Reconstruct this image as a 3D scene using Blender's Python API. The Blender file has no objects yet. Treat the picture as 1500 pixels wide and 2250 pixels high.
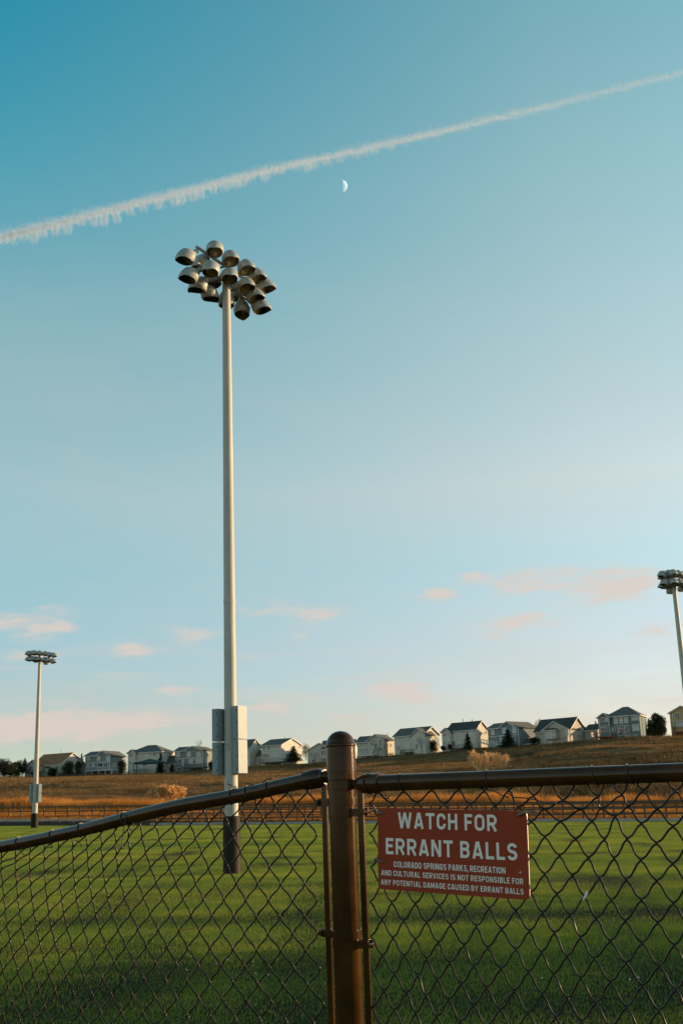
import bpy, math, random
import numpy as np
from mathutils import Vector, Matrix
random.seed(7)
RNG = np.random.RandomState(7)
S = bpy.context.scene
COL = S.collection
R_ = math.radians

# ------------------------------------------------------------------ camera
EYE = 1.75
FPX = 2456.0                      # focal length in photo pixels (1500 x 2250)
PITCH, ROLL = R_(14.6), R_(2.07)
_f = np.array([0, math.cos(PITCH), math.sin(PITCH)])
_r0 = np.array([1.0, 0, 0]); _u0 = np.array([0, -math.sin(PITCH), math.cos(PITCH)])
_R = _r0 * math.cos(ROLL) - _u0 * math.sin(ROLL)
_U = _u0 * math.cos(ROLL) + _r0 * math.sin(ROLL)
CAM = np.array([0, 0, EYE])
cam_data = bpy.data.cameras.new('camera')
cam = bpy.data.objects.new('camera', cam_data); COL.objects.link(cam)
cam_data.sensor_fit = 'VERTICAL'; cam_data.sensor_height = 36.0
cam_data.lens = 36.0 * FPX / 2250.0
cam_data.clip_start = 0.05; cam_data.clip_end = 60000
m = Matrix(((_R[0], _U[0], -_f[0], CAM[0]), (_R[1], _U[1], -_f[1], CAM[1]), (_R[2], _U[2], -_f[2], CAM[2]), (0, 0, 0, 1)))
cam.matrix_world = m
S.camera = cam

def ray(px, py):
    return _f + (px - 750) / FPX * _R - (py - 1125) / FPX * _U
def at_d(px, py, D):              # point on that line of sight at horizontal distance D
    d = ray(px, py); return CAM + d * (D / math.hypot(d[0], d[1]))
def at_y(px, py, y):
    d = ray(px, py); return CAM + d * (y / d[1])
def on_plane(px, py, p0, n):
    d = ray(px, py); p0 = np.array(p0, float); n = np.array(n, float)
    return CAM + d * (np.dot(p0 - CAM, n) / np.dot(d, n))

# ------------------------------------------------------------------ sky, sun, exposure
SUN_EL, SUN_AZ = R_(8.5), R_(75.0)          # azimuth clockwise from +Y
SUN_DIR = Vector((math.sin(SUN_AZ) * math.cos(SUN_EL), math.cos(SUN_AZ) * math.cos(SUN_EL), math.sin(SUN_EL)))
W = bpy.data.worlds.new('World'); S.world = W; W.use_nodes = True
def build_world():
    nt = W.node_tree; N = nt.nodes; L = nt.links; N.clear()
    out = N.new('ShaderNodeOutputWorld'); bg = N.new('ShaderNodeBackground'); bg.inputs[1].default_value = 0.129
    sky = N.new('ShaderNodeTexSky'); sky.sky_type = 'NISHITA'; sky.sun_disc = False
    sky.sun_elevation = SUN_EL; sky.sun_rotation = SUN_AZ
    sky.altitude = 1900; sky.air_density = 1.0; sky.dust_density = 0.6; sky.ozone_density = 1.5
    tc = N.new('ShaderNodeTexCoord'); sep = N.new('ShaderNodeSeparateXYZ'); L.new(tc.outputs['Generated'], sep.inputs[0])
    def math_(op, a, b=None, clamp=False):
        n = N.new('ShaderNodeMath'); n.operation = op; n.use_clamp = clamp
        for i, v in enumerate((a, b)):
            if v is None: continue
            if isinstance(v, (int, float)): n.inputs[i].default_value = v
            else: L.new(v, n.inputs[i])
        return n.outputs[0]
    # film-like tint of the clear sky by height
    ramp = N.new('ShaderNodeValToRGB'); L.new(sep.outputs[2], ramp.inputs[0])
    cr = ramp.color_ramp
    pts = SKY_TINT
    while len(cr.elements) < len(pts): cr.elements.new(0.5)
    for e, (p, c) in zip(cr.elements, pts): e.position = p; e.color = (*c, 1)
    mul = N.new('ShaderNodeMix'); mul.data_type = 'RGBA'; mul.blend_type = 'MULTIPLY'; mul.inputs[0].default_value = 1
    # warmer towards the sun, cooler away from it
    az0 = math_('ARCTAN2', sep.outputs[0], sep.outputs[1])
    warm = N.new('ShaderNodeCombineColor'); L.new(math_('ADD', 1.0, math_('MULTIPLY', math_('MULTIPLY', math_('MAXIMUM', math_('MINIMUM', az0, .22), -.45), math_('MAXIMUM', sep.outputs[1], 0.0)), math_('ADD', .62, math_('MULTIPLY', math_('MAXIMUM', math_('SUBTRACT', sep.outputs[2], .40), 0.0), 10.5)))), warm.inputs[0]); warm.inputs[2].default_value = 1
    L.new(math_('ADD', .84, math_('MULTIPLY', warm.inputs[0].links[0].from_socket, .16)), warm.inputs[1])
    mw = N.new('ShaderNodeMix'); mw.data_type = 'RGBA'; mw.blend_type = 'MULTIPLY'; mw.inputs[0].default_value = 1
    L.new(ramp.outputs[0], mw.inputs[6]); L.new(warm.outputs[0], mw.inputs[7])
    L.new(sky.outputs[0], mul.inputs[6]); L.new(mw.outputs[2], mul.inputs[7])
    # clouds: noise in azimuth / elevation, kept to a low band
    az = math_('ARCTAN2', sep.outputs[0], sep.outputs[1])
    el = math_('ARCSINE', sep.outputs[2])
    comb = N.new('ShaderNodeCombineXYZ')
    L.new(math_('MULTIPLY', az, 9.0), comb.inputs[0]); L.new(math_('MULTIPLY', el, 30.0), comb.inputs[1])
    def noise(scale, detail, seed, rough=0.55):
        n = N.new('ShaderNodeTexNoise'); n.noise_dimensions = '3D'
        n.inputs['Scale'].default_value = scale; n.inputs['Detail'].default_value = detail; n.inputs['Roughness'].default_value = rough
        ad = N.new('ShaderNodeVectorMath'); ad.operation = 'ADD'; ad.inputs[1].default_value = (seed, seed * 1.7, seed * 0.3)
        L.new(comb.outputs[0], ad.inputs[0]); L.new(ad.outputs[0], n.inputs['Vector'])
        return n.outputs['Fac']
    fine = noise(2.9, 8, 3.1, .62)
    big = noise(0.5, 3, 11.7)
    # cloud banks of this evening: (azimuth deg, elevation deg, half width, half height, weight)
    total = None
    for (a, e, wa, we, wt) in CLOUDS:
        da = math_('DIVIDE', math_('SUBTRACT', az, R_(a)), R_(wa)); de = math_('DIVIDE', math_('SUBTRACT', el, R_(e)), R_(we))
        r2 = math_('ADD', math_('MULTIPLY', da, da), math_('MULTIPLY', de, de))
        g = math_('MULTIPLY', math_('EXPONENT', math_('MULTIPLY', r2, -1.0)), wt * 1.3)
        total = g if total is None else math_('ADD', total, g)
    # the same weather carries on round the rest of the low sky
    band = math_('EXPONENT', math_('MULTIPLY', math_('POWER', math_('DIVIDE', math_('SUBTRACT', el, R_(4.5)), R_(4.5)), 2.0), -1.0))
    side = math_('SUBTRACT', 1.0, math_('EXPONENT', math_('MULTIPLY', math_('POWER', math_('DIVIDE', az, R_(26)), 6.0), -1.0)))
    total = math_('ADD', total, math_('MULTIPLY', math_('MULTIPLY', band, side), 0.8))
    # soft threshold
    v = math_('ADD', math_('MULTIPLY', math_('SUBTRACT', fine, 0.5), 3.6), math_('SUBTRACT', total, 0.02))
    mask = math_('MULTIPLY', math_('POWER', math_('MULTIPLY', v, .95, True), 1.25), 0.82)
    ceil_ = math_('MULTIPLY', total, 1.7, True)
    mask = math_('MULTIPLY', mask, ceil_, True)
    cs = N.new('ShaderNodeVectorMath'); cs.operation = 'MULTIPLY'; cs.inputs[1].default_value = (.55, 1.6, 1); L.new(comb.outputs[0], cs.inputs[0])
    wn = N.new('ShaderNodeTexNoise'); wn.inputs['Scale'].default_value = 1.5; wn.inputs['Detail'].default_value = 7; wn.inputs['Roughness'].default_value = .62; L.new(cs.outputs[0], wn.inputs['Vector'])
    wisp = math_('MULTIPLY', math_('MULTIPLY', math_('SUBTRACT', wn.outputs['Fac'], .50, True), 3.2, True), math_('EXPONENT', math_('MULTIPLY', math_('POWER', math_('DIVIDE', math_('SUBTRACT', el, R_(5.2)), R_(3.4)), 2.0), -1.0)))
    mask = math_('MAXIMUM', mask, math_('MULTIPLY', wisp, .6))
    # thin high cirrus veil
    veil = math_('MULTIPLY', math_('SUBTRACT', big, 0.34, True), 1.5)
    veil = math_('MULTIPLY', veil, math_('EXPONENT', math_('MULTIPLY', math_('POWER', math_('DIVIDE', math_('SUBTRACT', el, R_(4.0)), R_(3.5)), 2.0), -1.0)), True)
    mott = math_('MULTIPLY', math_('SUBTRACT', noise(.28, 6, 23.0, .65), 0.38, True), .8)
    veil = math_('ADD', veil, math_('MULTIPLY', mott, math_('EXPONENT', math_('MULTIPLY', math_('POWER', math_('DIVIDE', math_('SUBTRACT', el, R_(17)), R_(9)), 2.0), -1.0))), True)
    m1 = N.new('ShaderNodeMix'); m1.data_type = 'RGBA'; L.new(veil, m1.inputs[0]); L.new(mul.outputs[2], m1.inputs[6]); m1.inputs[7].default_value = (*VEIL_COL, 1)
    m2 = N.new('ShaderNodeMix'); m2.data_type = 'RGBA'; L.new(mask, m2.inputs[0]); L.new(m1.outputs[2], m2.inputs[6]); m2.inputs[7].default_value = (*CLOUD_COL, 1)
    L.new(m2.outputs[2], bg.inputs[0]); L.new(bg.outputs[0], out.inputs[0])

SKY_TINT = [(0.0, (.76, .63, .62)), (.06, (.78, .63, .60)), (.13, (.96, .83, .73)), (.20, (1.10, 1.04, .81)), (.27, (1.62, 1.27, .88)), (.405, (1.53, 1.46, .99)), (.513, (1.18, 1.51, 1.05)), (.624, (.84, 1.46, 1.07)), (.70, (.85, 1.25, 1.0)), (.82, (1.0, 1.0, .84))]
CLOUD_COL = (2.85, 2.42, 2.16); VEIL_COL = (2.3, 2.25, 2.05)
def cl(px, py, wpx, hpx, wt):
    d = ray(px, py); a = math.degrees(math.atan2(d[0], d[1])); e = math.degrees(math.atan2(d[2], math.hypot(d[0], d[1])))
    k = math.degrees(1 / FPX)
    return (a, e, wpx * k, hpx * k, wt)
CLOUDS = [cl(960, 1305, 50, 18, .75), cl(1160, 1275, 90, 30, .7), cl(1360, 1285, 120, 38, .95), cl(1140, 1368, 110, 22, .8),
          cl(1040, 1265, 40, 14, .5), cl(1075, 1405, 30, 10, .5), cl(1460, 1385, 60, 18, .6), cl(60, 1375, 120, 26, .75), cl(130, 1332, 45, 12, .7),
          cl(300, 1430, 60, 18, .75), cl(420, 1395, 60, 20, .65), cl(700, 1350, 70, 20, .6), cl(590, 1340, 60, 14, .5), cl(670, 1397, 40, 12, .5), cl(390, 1515, 50, 12, .7),
          cl(240, 1590, 190, 34, .85), cl(60, 1600, 120, 30, .75), cl(580, 1560, 60, 18, .75), cl(880, 1508, 80, 14, .65), cl(900, 1535, 90, 16, .6), cl(760, 1580, 70, 14, .6),
          cl(700, 1535, 70, 14, .45), cl(1035, 1535, 20, 8, .4), cl(60, 1440, 90, 14, .5), cl(640, 1300, 200, 60, .15)]
build_world()

sun_data = bpy.data.lights.new('sun', 'SUN'); sun_data.energy = 3.6; sun_data.angle = R_(0.6); sun_data.color = (1.0, 0.68, 0.38)
sun = bpy.data.objects.new('sun', sun_data); COL.objects.link(sun)
sun.rotation_euler = SUN_DIR.to_track_quat('Z', 'Y').to_euler(); sun.location = (60, 10, 40)
S.view_settings.view_transform = 'Standard'; S.view_settings.look = 'None'
S.view_settings.exposure = 1.0; S.view_settings.gamma = 1.0; S.view_settings.use_curve_mapping = False
S.render.engine = 'CYCLES'
S.cycles.max_bounces = 6; S.cycles.diffuse_bounces = 3; S.cycles.glossy_bounces = 3; S.cycles.transparent_max_bounces = 96; S.cycles.volume_bounces = 0
S.cycles.use_denoising = True

# ------------------------------------------------------------------ helpers
def mat(name, col, rough=0.7, metal=0.0, var=0.15, scale=6.0, bump=0.0, col2=None, spec=0.5, detail=5, stretch=None, coord='Object', bscale=None, seed=0.0):
    M = bpy.data.materials.new(name); M.use_nodes = True
    nt = M.node_tree; N = nt.nodes; L = nt.links
    b = N['Principled BSDF']
    b.inputs['Roughness'].default_value = rough; b.inputs['Metallic'].default_value = metal
    b.inputs['Specular IOR Level'].default_value = spec
    if coord == 'World':
        g = N.new('ShaderNodeNewGeometry'); vec = g.outputs['Position']
    else:
        t = N.new('ShaderNodeTexCoord'); vec = t.outputs['Object']
    mp = N.new('ShaderNodeMapping'); L.new(vec, mp.inputs[0]); mp.inputs['Location'].default_value = (seed, seed, seed)
    if stretch: mp.inputs['Scale'].default_value = stretch
    n = N.new('ShaderNodeTexNoise'); n.inputs['Scale'].default_value = scale; n.inputs['Detail'].default_value = detail
    n.inputs['Roughness'].default_value = 0.6
    L.new(mp.outputs[0], n.inputs['Vector'])
    rp = N.new('ShaderNodeValToRGB'); L.new(n.outputs['Fac'], rp.inputs[0])
    c2 = col2 if col2 else tuple(min(1, c * (1 + var)) for c in col)
    c1 = col if col2 else tuple(c * (1 - var) for c in col)
    rp.color_ramp.elements[0].position = 0.32; rp.color_ramp.elements[1].position = 0.68
    rp.color_ramp.elements[0].color = (*c1, 1); rp.color_ramp.elements[1].color = (*c2, 1)
    L.new(rp.outputs[0], b.inputs['Base Color'])
    if bump:
        n2 = N.new('ShaderNodeTexNoise'); n2.inputs['Scale'].default_value = bscale or scale * 4; n2.inputs['Detail'].default_value = 4
        L.new(mp.outputs[0], n2.inputs['Vector'])
        bp = N.new('ShaderNodeBump'); bp.inputs['Strength'].default_value = bump; bp.inputs['Distance'].default_value = 0.02
        L.new(n2.outputs['Fac'], bp.inputs['Height']); L.new(bp.outputs[0], b.inputs['Normal'])
    return M

class MB:
    def __init__(s): s.v = []; s.f = []; s.mi = []
    def add(s, vs, fs, k=0):
        o = len(s.v); s.v.extend([tuple(map(float, p)) for p in vs])
        for f in fs: s.f.append([o + i for i in f]); s.mi.append(k)
    def box(s, lo, hi, k=0, M=None):
        x0, y0, z0 = lo; x1, y1, z1 = hi
        vs = [(x0, y0, z0), (x1, y0, z0), (x1, y1, z0), (x0, y1, z0), (x0, y0, z1), (x1, y0, z1), (x1, y1, z1), (x0, y1, z1)]
        if M is not None: vs = [tuple(M @ Vector(p)) for p in vs]
        s.add(vs, [(0, 3, 2, 1), (4, 5, 6, 7), (0, 1, 5, 4), (1, 2, 6, 5), (2, 3, 7, 6), (3, 0, 4, 7)], k)
    def tube(s, pts, r, n=8, k=0, caps=True):
        pts = [np.array(p, float) for p in pts]; rs = r if isinstance(r, (list, tuple)) else [r] * len(pts)
        o = len(s.v); prev = None
        for i, p in enumerate(pts):
            t = pts[min(i + 1, len(pts) - 1)] - pts[max(i - 1, 0)]; t = t / (np.linalg.norm(t) + 1e-12)
            if prev is None:
                a = np.array([0, 0, 1.0]) if abs(t[2]) < .9 else np.array([1.0, 0, 0])
            else: a = prev
            u = a - t * np.dot(a, t); u /= np.linalg.norm(u); w = np.cross(t, u); prev = u
            for q in range(n):
                an = 2 * math.pi * q / n
                s.v.append(tuple(p + rs[i] * (math.cos(an) * u + math.sin(an) * w)))
        for i in range(len(pts) - 1):
            for q in range(n):
                a = o + i * n + q; b = o + i * n + (q + 1) % n
                s.f.append([a, b, b + n, a + n]); s.mi.append(k)
        if caps:
            s.f.append([o + q for q in range(n)][::-1]); s.mi.append(k)
            e = o + (len(pts) - 1) * n; s.f.append([e + q for q in range(n)]); s.mi.append(k)
    def lathe(s, prof, n=20, k=0, origin=(0, 0, 0), axis='z'):
        o = len(s.v)
        for (r, h) in prof:
            for q in range(n):
                a = 2 * math.pi * q / n
                p = (r * math.cos(a), r * math.sin(a), h) if axis == 'z' else (h, r * math.cos(a), r * math.sin(a))
                s.v.append(tuple(p[i] + origin[i] for i in range(3)))
        for i in range(len(prof) - 1):
            for q in range(n):
                a = o + i * n + q; b = o + i * n + (q + 1) % n
                s.f.append([a, b, b + n, a + n]); s.mi.append(k)
        s.f.append([o + q for q in range(n)][::-1]); s.mi.append(k)
        e = o + (len(prof) - 1) * n; s.f.append([e + q for q in range(n)]); s.mi.append(k)
    def build(s, name, mats, parent=None, smooth=False, loc=None, origin=None):
        me = bpy.data.meshes.new(name)
        v = s.v
        if origin is not None: v = [(p[0] - origin[0], p[1] - origin[1], p[2] - origin[2]) for p in v]
        me.from_pydata(v, [], s.f)
        if not isinstance(mats, (list, tuple)): mats = [mats]
        for q in mats: me.materials.append(q)
        if len(mats) > 1: me.polygons.foreach_set('material_index', s.mi)
        if smooth: me.polygons.foreach_set('use_smooth', [True] * len(me.polygons))
        me.update()
        o = bpy.data.objects.new(name, me); COL.objects.link(o)
        if parent is not None: o.parent = parent
        if loc is not None: o.location = loc
        return o

def tag(o, label=None, cat=None, group=None, kind=None):
    if label: o['label'] = label
    if cat: o['category'] = cat
    if group: o['group'] = group
    if kind: o['kind'] = kind
    return o
def empty(name, loc, rz=0.0):
    o = bpy.data.objects.new(name, None); COL.objects.link(o); o.location = loc; o.rotation_euler = (0, 0, rz)
    o.empty_display_size = 0.3
    return o
def copy_tree(o, parent=None):
    c = o.copy(); COL.objects.link(c)
    if parent is not None: c.parent = parent
    for ch in list(o.children): copy_tree(ch, c)
    return c
def autosmooth(o, deg=40):
    me = o.data
    me.polygons.foreach_set('use_smooth', [True] * len(me.polygons))
    try: me.set_sharp_from_angle(angle=R_(deg))
    except Exception: pass
    return o

# ------------------------------------------------------------------ ground shape
CROSS = -0.02
def field_z(x, y): return CROSS * max(-60.0, min(60.0, x))
def px_az(px):
    d = ray(px, 1770); return math.atan2(d[0], d[1])
PXS = np.linspace(-1500, 3000, 181); AZS = np.array([px_az(p) for p in PXS])
def az_px(a): return float(np.interp(a, AZS, PXS))
def field_edge(px):
    y0 = float(np.interp(px, [-400, 0, 600, 1200, 1500, 1900], [1818.5, 1815, 1811, 1804.8, 1804, 1803]))
    p = on_plane(px, y0, (0, 0, 0), (-CROSS, 0, 1)); return math.hypot(p[0], p[1])
def prof(px):
    """control points (distance, height) from the field edge over path and hill to the ridge"""
    q = max(-400.0, min(1900.0, px))
    D0 = field_edge(q)
    I = lambda a: float(np.interp(q, [0, 750, 1500], a))
    z0 = at_d(q, float(np.interp(q, [-400, 0, 600, 1200, 1500, 1900], [1818.5, 1815, 1811, 1804.8, 1804, 1803])), D0)[2]
    out = [(D0, z0)]
    for dd, ys in ((0.9, (1813, 1807, 1801)), (5.0, (1800.5, 1797, 1794)), (12.0, (1786, 1780, 1777)), (20.0, (1776, 1768, 1766))):
        out.append((D0 + dd, at_d(q, I(ys), D0 + dd)[2]))
    Dr = float(np.interp(q, [0, 300, 620, 900, 1240, 1500], [334, 326, 309, 294, 273, 256]))
    yr = float(np.interp(q, RX, RY))
    out.append((Dr, at_d(q, yr, Dr)[2]))
    return out
RX = [-400, 0, 60, 190, 280, 390, 470, 560, 680, 790, 870, 940, 1040, 1080, 1200, 1320, 1430, 1500, 1900]
RY = [1712, 1709, 1711, 1704, 1703, 1700, 1694, 1684, 1678, 1667, 1660, 1656, 1648, 1644, 1637, 1627, 1620, 1621, 1610]
def bump2(x, y):
    return (math.sin(x * .11 + 1.3) * math.sin(y * .083 + .4) * .45 + math.sin(x * .047 + 2.1 + y * .031) * .55 + math.sin(x * .31 + y * .23) * .16 + math.sin(x * .19 - y * .37 + 1) * .14)
def hill_extra(px, t, r, z):
    g = 2.0 * math.exp(-((px - 150) / 160.0) ** 2 - ((t - .55) / .3) ** 2)
    k = max(0.0, min(1.0, (px - 1070) / 80.0)); k = k * k * (3 - 2 * k)
    if k > 0:                          # a near mound whose crest climbs to the right, and a hollow behind it
        q = min(px, 1900); yc = float(np.interp(q, [1070, 1130, 1200, 1260, 1310, 1400, 1500, 1900], [1712, 1692, 1668, 1650, 1642, 1639, 1640, 1640]))
        want = at_d(q, yc, 188.0)[2] - z
        g += k * (want * math.exp(-((r - 188) / 26.0) ** 2) if r < 188 else want * math.exp(-((r - 188) / 9.0) ** 2))
        g -= k * 2.6 * math.exp(-((r - 214) / 15.0) ** 2) * (1 if q < 1320 else max(.2, 1 - (q - 1320) / 120))
    return g
def ground_z(az, r, P=None):
    px = az_px(az)
    P = P or prof(px)
    if r <= P[0][0]: return field_z(r * math.sin(az), r * math.cos(az))
    if r <= P[4][0]: return float(np.interp(r, [a for a, b in P[:5]], [b for a, b in P[:5]]))
    if r <= P[5][0]:
        t = (r - P[4][0]) / (P[5][0] - P[4][0])
        e = t ** 1.12
        x, y = r * math.sin(az), r * math.cos(az)
        env = min(1, t * 5) * min(1, (1 - t) * 6)
        z = P[4][1] + (P[5][1] - P[4][1]) * e; z += env * (bump2(x, y) * .9 + hill_extra(px, t, r, z))
        return min(z, EYE + (P[5][1] - EYE) * r / P[5][0] - .12 - 1.6 * (1 - t))
    over = r - P[5][0]
    return P[5][1] + min(over, 60) * .004 - max(0, over - 60) * .012
def gz(x, y): return ground_z(math.atan2(x, y), math.hypot(x, y))

def polar_strip(name, az, zones, matl, smooth=True):
    """zones(az) -> list of radii; heights from ground_z"""
    b = MB(); rows = []
    for a in az:
        P = prof(az_px(a)); rs = zones(P); rows.append(len(rs))
        for r in rs:
            b.v.append((r * math.sin(a), r * math.cos(a), ground_z(a, r, P)))
    k = rows[0]
    for i in range(len(az) - 1):
        for j in range(k - 1):
            q = i * k + j
            b.f.append([q, q + k, q + k + 1, q + 1]); b.mi.append(0)
    return b.build(name, matl, smooth=smooth)

# ------------------------------------------------------------------ materials
M_turf = mat('turf_soil', (0.012, 0.018, 0.004), .95, var=.0, spec=.05, col2=(0.022, 0.030, 0.006), scale=.6, coord='World', bump=.6, bscale=40)
M_bank = mat('bank_mulch', (0.05, 0.035, 0.018), .95, col2=(0.10, 0.07, 0.035), scale=1.2, coord='World', bump=.6, spec=.04)
M_path = mat('dirt_path', (0.62, 0.31, 0.15), .95, col2=(0.70, 0.40, 0.22), scale=.8, coord='World', bump=.3, spec=.04)
M_hill = mat('hill_soil', (0.10, 0.065, 0.028), .95, col2=(0.19, 0.125, 0.055), scale=.06, coord='World', detail=8, bump=.8, bscale=1.5, stretch=(1, 1, 3), spec=.03)
M_kerb = mat('kerb_concrete', (0.36, 0.34, 0.30), .85, var=.15, scale=3)
M_kerbdark = mat('kerb_edging', (0.05, 0.045, 0.035), .85, var=.2, scale=3)

# ------------------------------------------------------------------ ground meshes
azf = [R_(a) for a in np.concatenate([np.arange(-180, -32, 8), np.arange(-32, 32, .8), np.arange(32, 181, 4)])]
def z_field(P): return [0.0, 3, 6, 10, 16, 25, 36, 50, 65, 80, P[0][0] * .96 if P[0][0] > 90 else 85, P[0][0]]
tag(polar_strip('playing_field', azf, z_field, M_turf), kind='structure')
azh = [R_(a) for a in np.arange(-55, 55.01, .5)]
tag(polar_strip('embankment', azh, lambda P: [P[0][0], P[1][0], (P[1][0] + P[2][0]) / 2, P[2][0]], M_bank), kind='structure')
tag(polar_strip('path', azh, lambda P: [P[2][0], (P[2][0] + P[3][0]) / 2, P[3][0]], M_path), kind='structure')
def z_hill(P):
    a, b = P[3][0], P[4][0]; r = [a, (a + b) / 2, b]
    r += [b + (P[5][0] - b) * t for t in np.linspace(0, 1, 46)[1:]]
    return r + [P[5][0] + d for d in (10, 30, 60, 120, 300, 900, 3000)]
azh2 = [R_(a) for a in np.concatenate([np.arange(-55, -22, 1.5), np.arange(-22, 22, .35), np.arange(22, 55.1, 1.5)])]
tag(polar_strip('hillside', azh2, z_hill, M_hill), kind='structure')

# kerb along the far edge of the field
def edge_strip(name, az, r_in, r_out, lo, hi, matl, label=None, cat=None):
    b = MB()
    for a in az:
        D = prof(az_px(a))[0][0]
        for r, h in ((D + r_in, lo), (D + r_in, hi), (D + r_out, hi), (D + r_out, lo)):
            b.v.append((r * math.sin(a), r * math.cos(a), field_z(D * math.sin(a), 0) + h))
    for i in range(len(az) - 1):
        for j in range(4):
            q = i * 4 + j; q2 = i * 4 + (j + 1) % 4
            b.f.append([q, q2, q2 + 4, q + 4]); b.mi.append(0)
    b.f.append([0, 1, 2, 3]); e = (len(az) - 1) * 4; b.f.append([e + 3, e + 2, e + 1, e]); b.mi += [0, 0]
    return b.build(name, matl)
kr = edge_strip('kerb', [px_az(p) for p in np.arange(330, 2000, 40)], .05, .40, -.2, .20, M_kerb)
tag(kr, kind='structure')

# ------------------------------------------------------------------ grass (stuff)
def blade_tile(name, size, n, h, w, matl, lean=.5, seed=1, disc=True):
    rg = np.random.RandomState(seed); b = MB()
    for _ in range(n):
        x, y = (rg.rand(2) - .5) * size if not disc else rg.randn(2) * size * .36
        a = rg.rand() * 6.283; hh = h * (.55 + .9 * rg.rand()); ww = w * (.7 + .6 * rg.rand())
        lx, ly = rg.randn(2) * lean * hh
        dx, dy = math.cos(a) * ww / 2, math.sin(a) * ww / 2
        b.add([(x - dx, y - dy, -.01), (x + dx, y + dy, -.01), (x + lx, y + ly, hh)], [(0, 1, 2)])
    me = bpy.data.meshes.new(name); me.from_pydata(b.v, [], b.f); me.materials.append(matl); me.update()
    o = bpy.data.objects.new(name, me)
    return o
def scatter(name, pts, rots, scales, tiles, label_kind='stuff', tilt=None):
    """one object whose points each carry a tile of blades"""
    me = bpy.data.meshes.new(name); me.from_pydata([tuple(p) for p in pts], [], []); me.update()
    a = me.attributes.new('rot', 'FLOAT', 'POINT'); a.data.foreach_set('value', np.array(rots, 'f'))
    a = me.attributes.new('siz', 'FLOAT', 'POINT'); a.data.foreach_set('value', np.array(scales, 'f'))
    o = bpy.data.objects.new(name, me); COL.objects.link(o)
    hid = bpy.data.collections.new(name + '_tiles')
    for t in tiles: hid.objects.link(t)
    g = bpy.data.node_groups.new(name + '_nodes', 'GeometryNodeTree')
    g.interface.new_socket('Geometry', in_out='INPUT', socket_type='NodeSocketGeometry')
    g.interface.new_socket('Geometry', in_out='OUTPUT', socket_type='NodeSocketGeometry')
    N = g.nodes; L = g.links
    gi = N.new('NodeGroupInput'); go = N.new('NodeGroupOutput')
    iop = N.new('GeometryNodeInstanceOnPoints'); ci = N.new('GeometryNodeCollectionInfo')
    ci.inputs['Collection'].default_value = hid; ci.inputs['Separate Children'].default_value = True; ci.inputs['Reset Children'].default_value = True
    iop.inputs['Pick Instance'].default_value = True
    def attr(nm):
        n = N.new('GeometryNodeInputNamedAttribute'); n.data_type = 'FLOAT'; n.inputs['Name'].default_value = nm
        return n.outputs['Attribute']
    cx = N.new('ShaderNodeCombineXYZ'); L.new(attr('rot'), cx.inputs[2])
    L.new(gi.outputs[0], iop.inputs['Points']); L.new(ci.outputs[0], iop.inputs['Instance'])
    L.new(cx.outputs[0], iop.inputs['Rotation']); L.new(attr('siz'), iop.inputs['Scale'])
    L.new(iop.outputs[0], go.inputs[0])
    md = o.modifiers.new('scatter', 'NODES'); md.node_group = g
    tag(o, kind=label_kind)
    return o
def blade_mat(name, c1, c2, c3, scale, big, transl=.35, rough=.6, spec=.25, stretch=(1, 1, 1), contrast=.14):
    M = bpy.data.materials.new(name); M.use_nodes = True
    nt = M.node_tree; N = nt.nodes; L = nt.links; N.clear()
    out = N.new('ShaderNodeOutputMaterial'); geo = N.new('ShaderNodeNewGeometry')
    n1 = N.new('ShaderNodeTexNoise'); n1.inputs['Scale'].default_value = scale; n1.inputs['Detail'].default_value = 3; L.new(geo.outputs['Position'], n1.inputs['Vector'])
    n2 = N.new('ShaderNodeTexNoise'); n2.inputs['Scale'].default_value = big; n2.inputs['Detail'].default_value = 4; vm = N.new('ShaderNodeVectorMath'); vm.operation = 'MULTIPLY'; vm.inputs[1].default_value = stretch; L.new(geo.outputs['Position'], vm.inputs[0]); L.new(vm.outputs[0], n2.inputs['Vector'])
    ad = N.new('ShaderNodeMath'); ad.operation = 'ADD'; L.new(n1.outputs['Fac'], ad.inputs[0]); L.new(n2.outputs['Fac'], ad.inputs[1])
    hf = N.new('ShaderNodeMath'); hf.operation = 'MULTIPLY'; hf.inputs[1].default_value = .5; L.new(ad.outputs[0], hf.inputs[0])
    rp = N.new('ShaderNodeValToRGB'); L.new(hf.outputs[0], rp.inputs[0])
    rp.color_ramp.elements[0].position = .5 - contrast; rp.color_ramp.elements[0].color = (*c1, 1)
    rp.color_ramp.elements[1].position = .5 + contrast; rp.color_ramp.elements[1].color = (*c3, 1)
    e = rp.color_ramp.elements.new(.5); e.color = (*c2, 1)
    d = N.new('ShaderNodeBsdfPrincipled'); d.inputs['Roughness'].default_value = rough; d.inputs['Specular IOR Level'].default_value = spec
    t = N.new('ShaderNodeBsdfTranslucent'); L.new(rp.outputs[0], d.inputs['Base Color']); L.new(rp.outputs[0], t.inputs[0])
    mx = N.new('ShaderNodeMixShader'); mx.inputs[0].default_value = transl
    L.new(d.outputs[0], mx.inputs[1]); L.new(t.outputs[0], mx.inputs[2]); L.new(mx.outputs[0], out.inputs[0])
    return M

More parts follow.
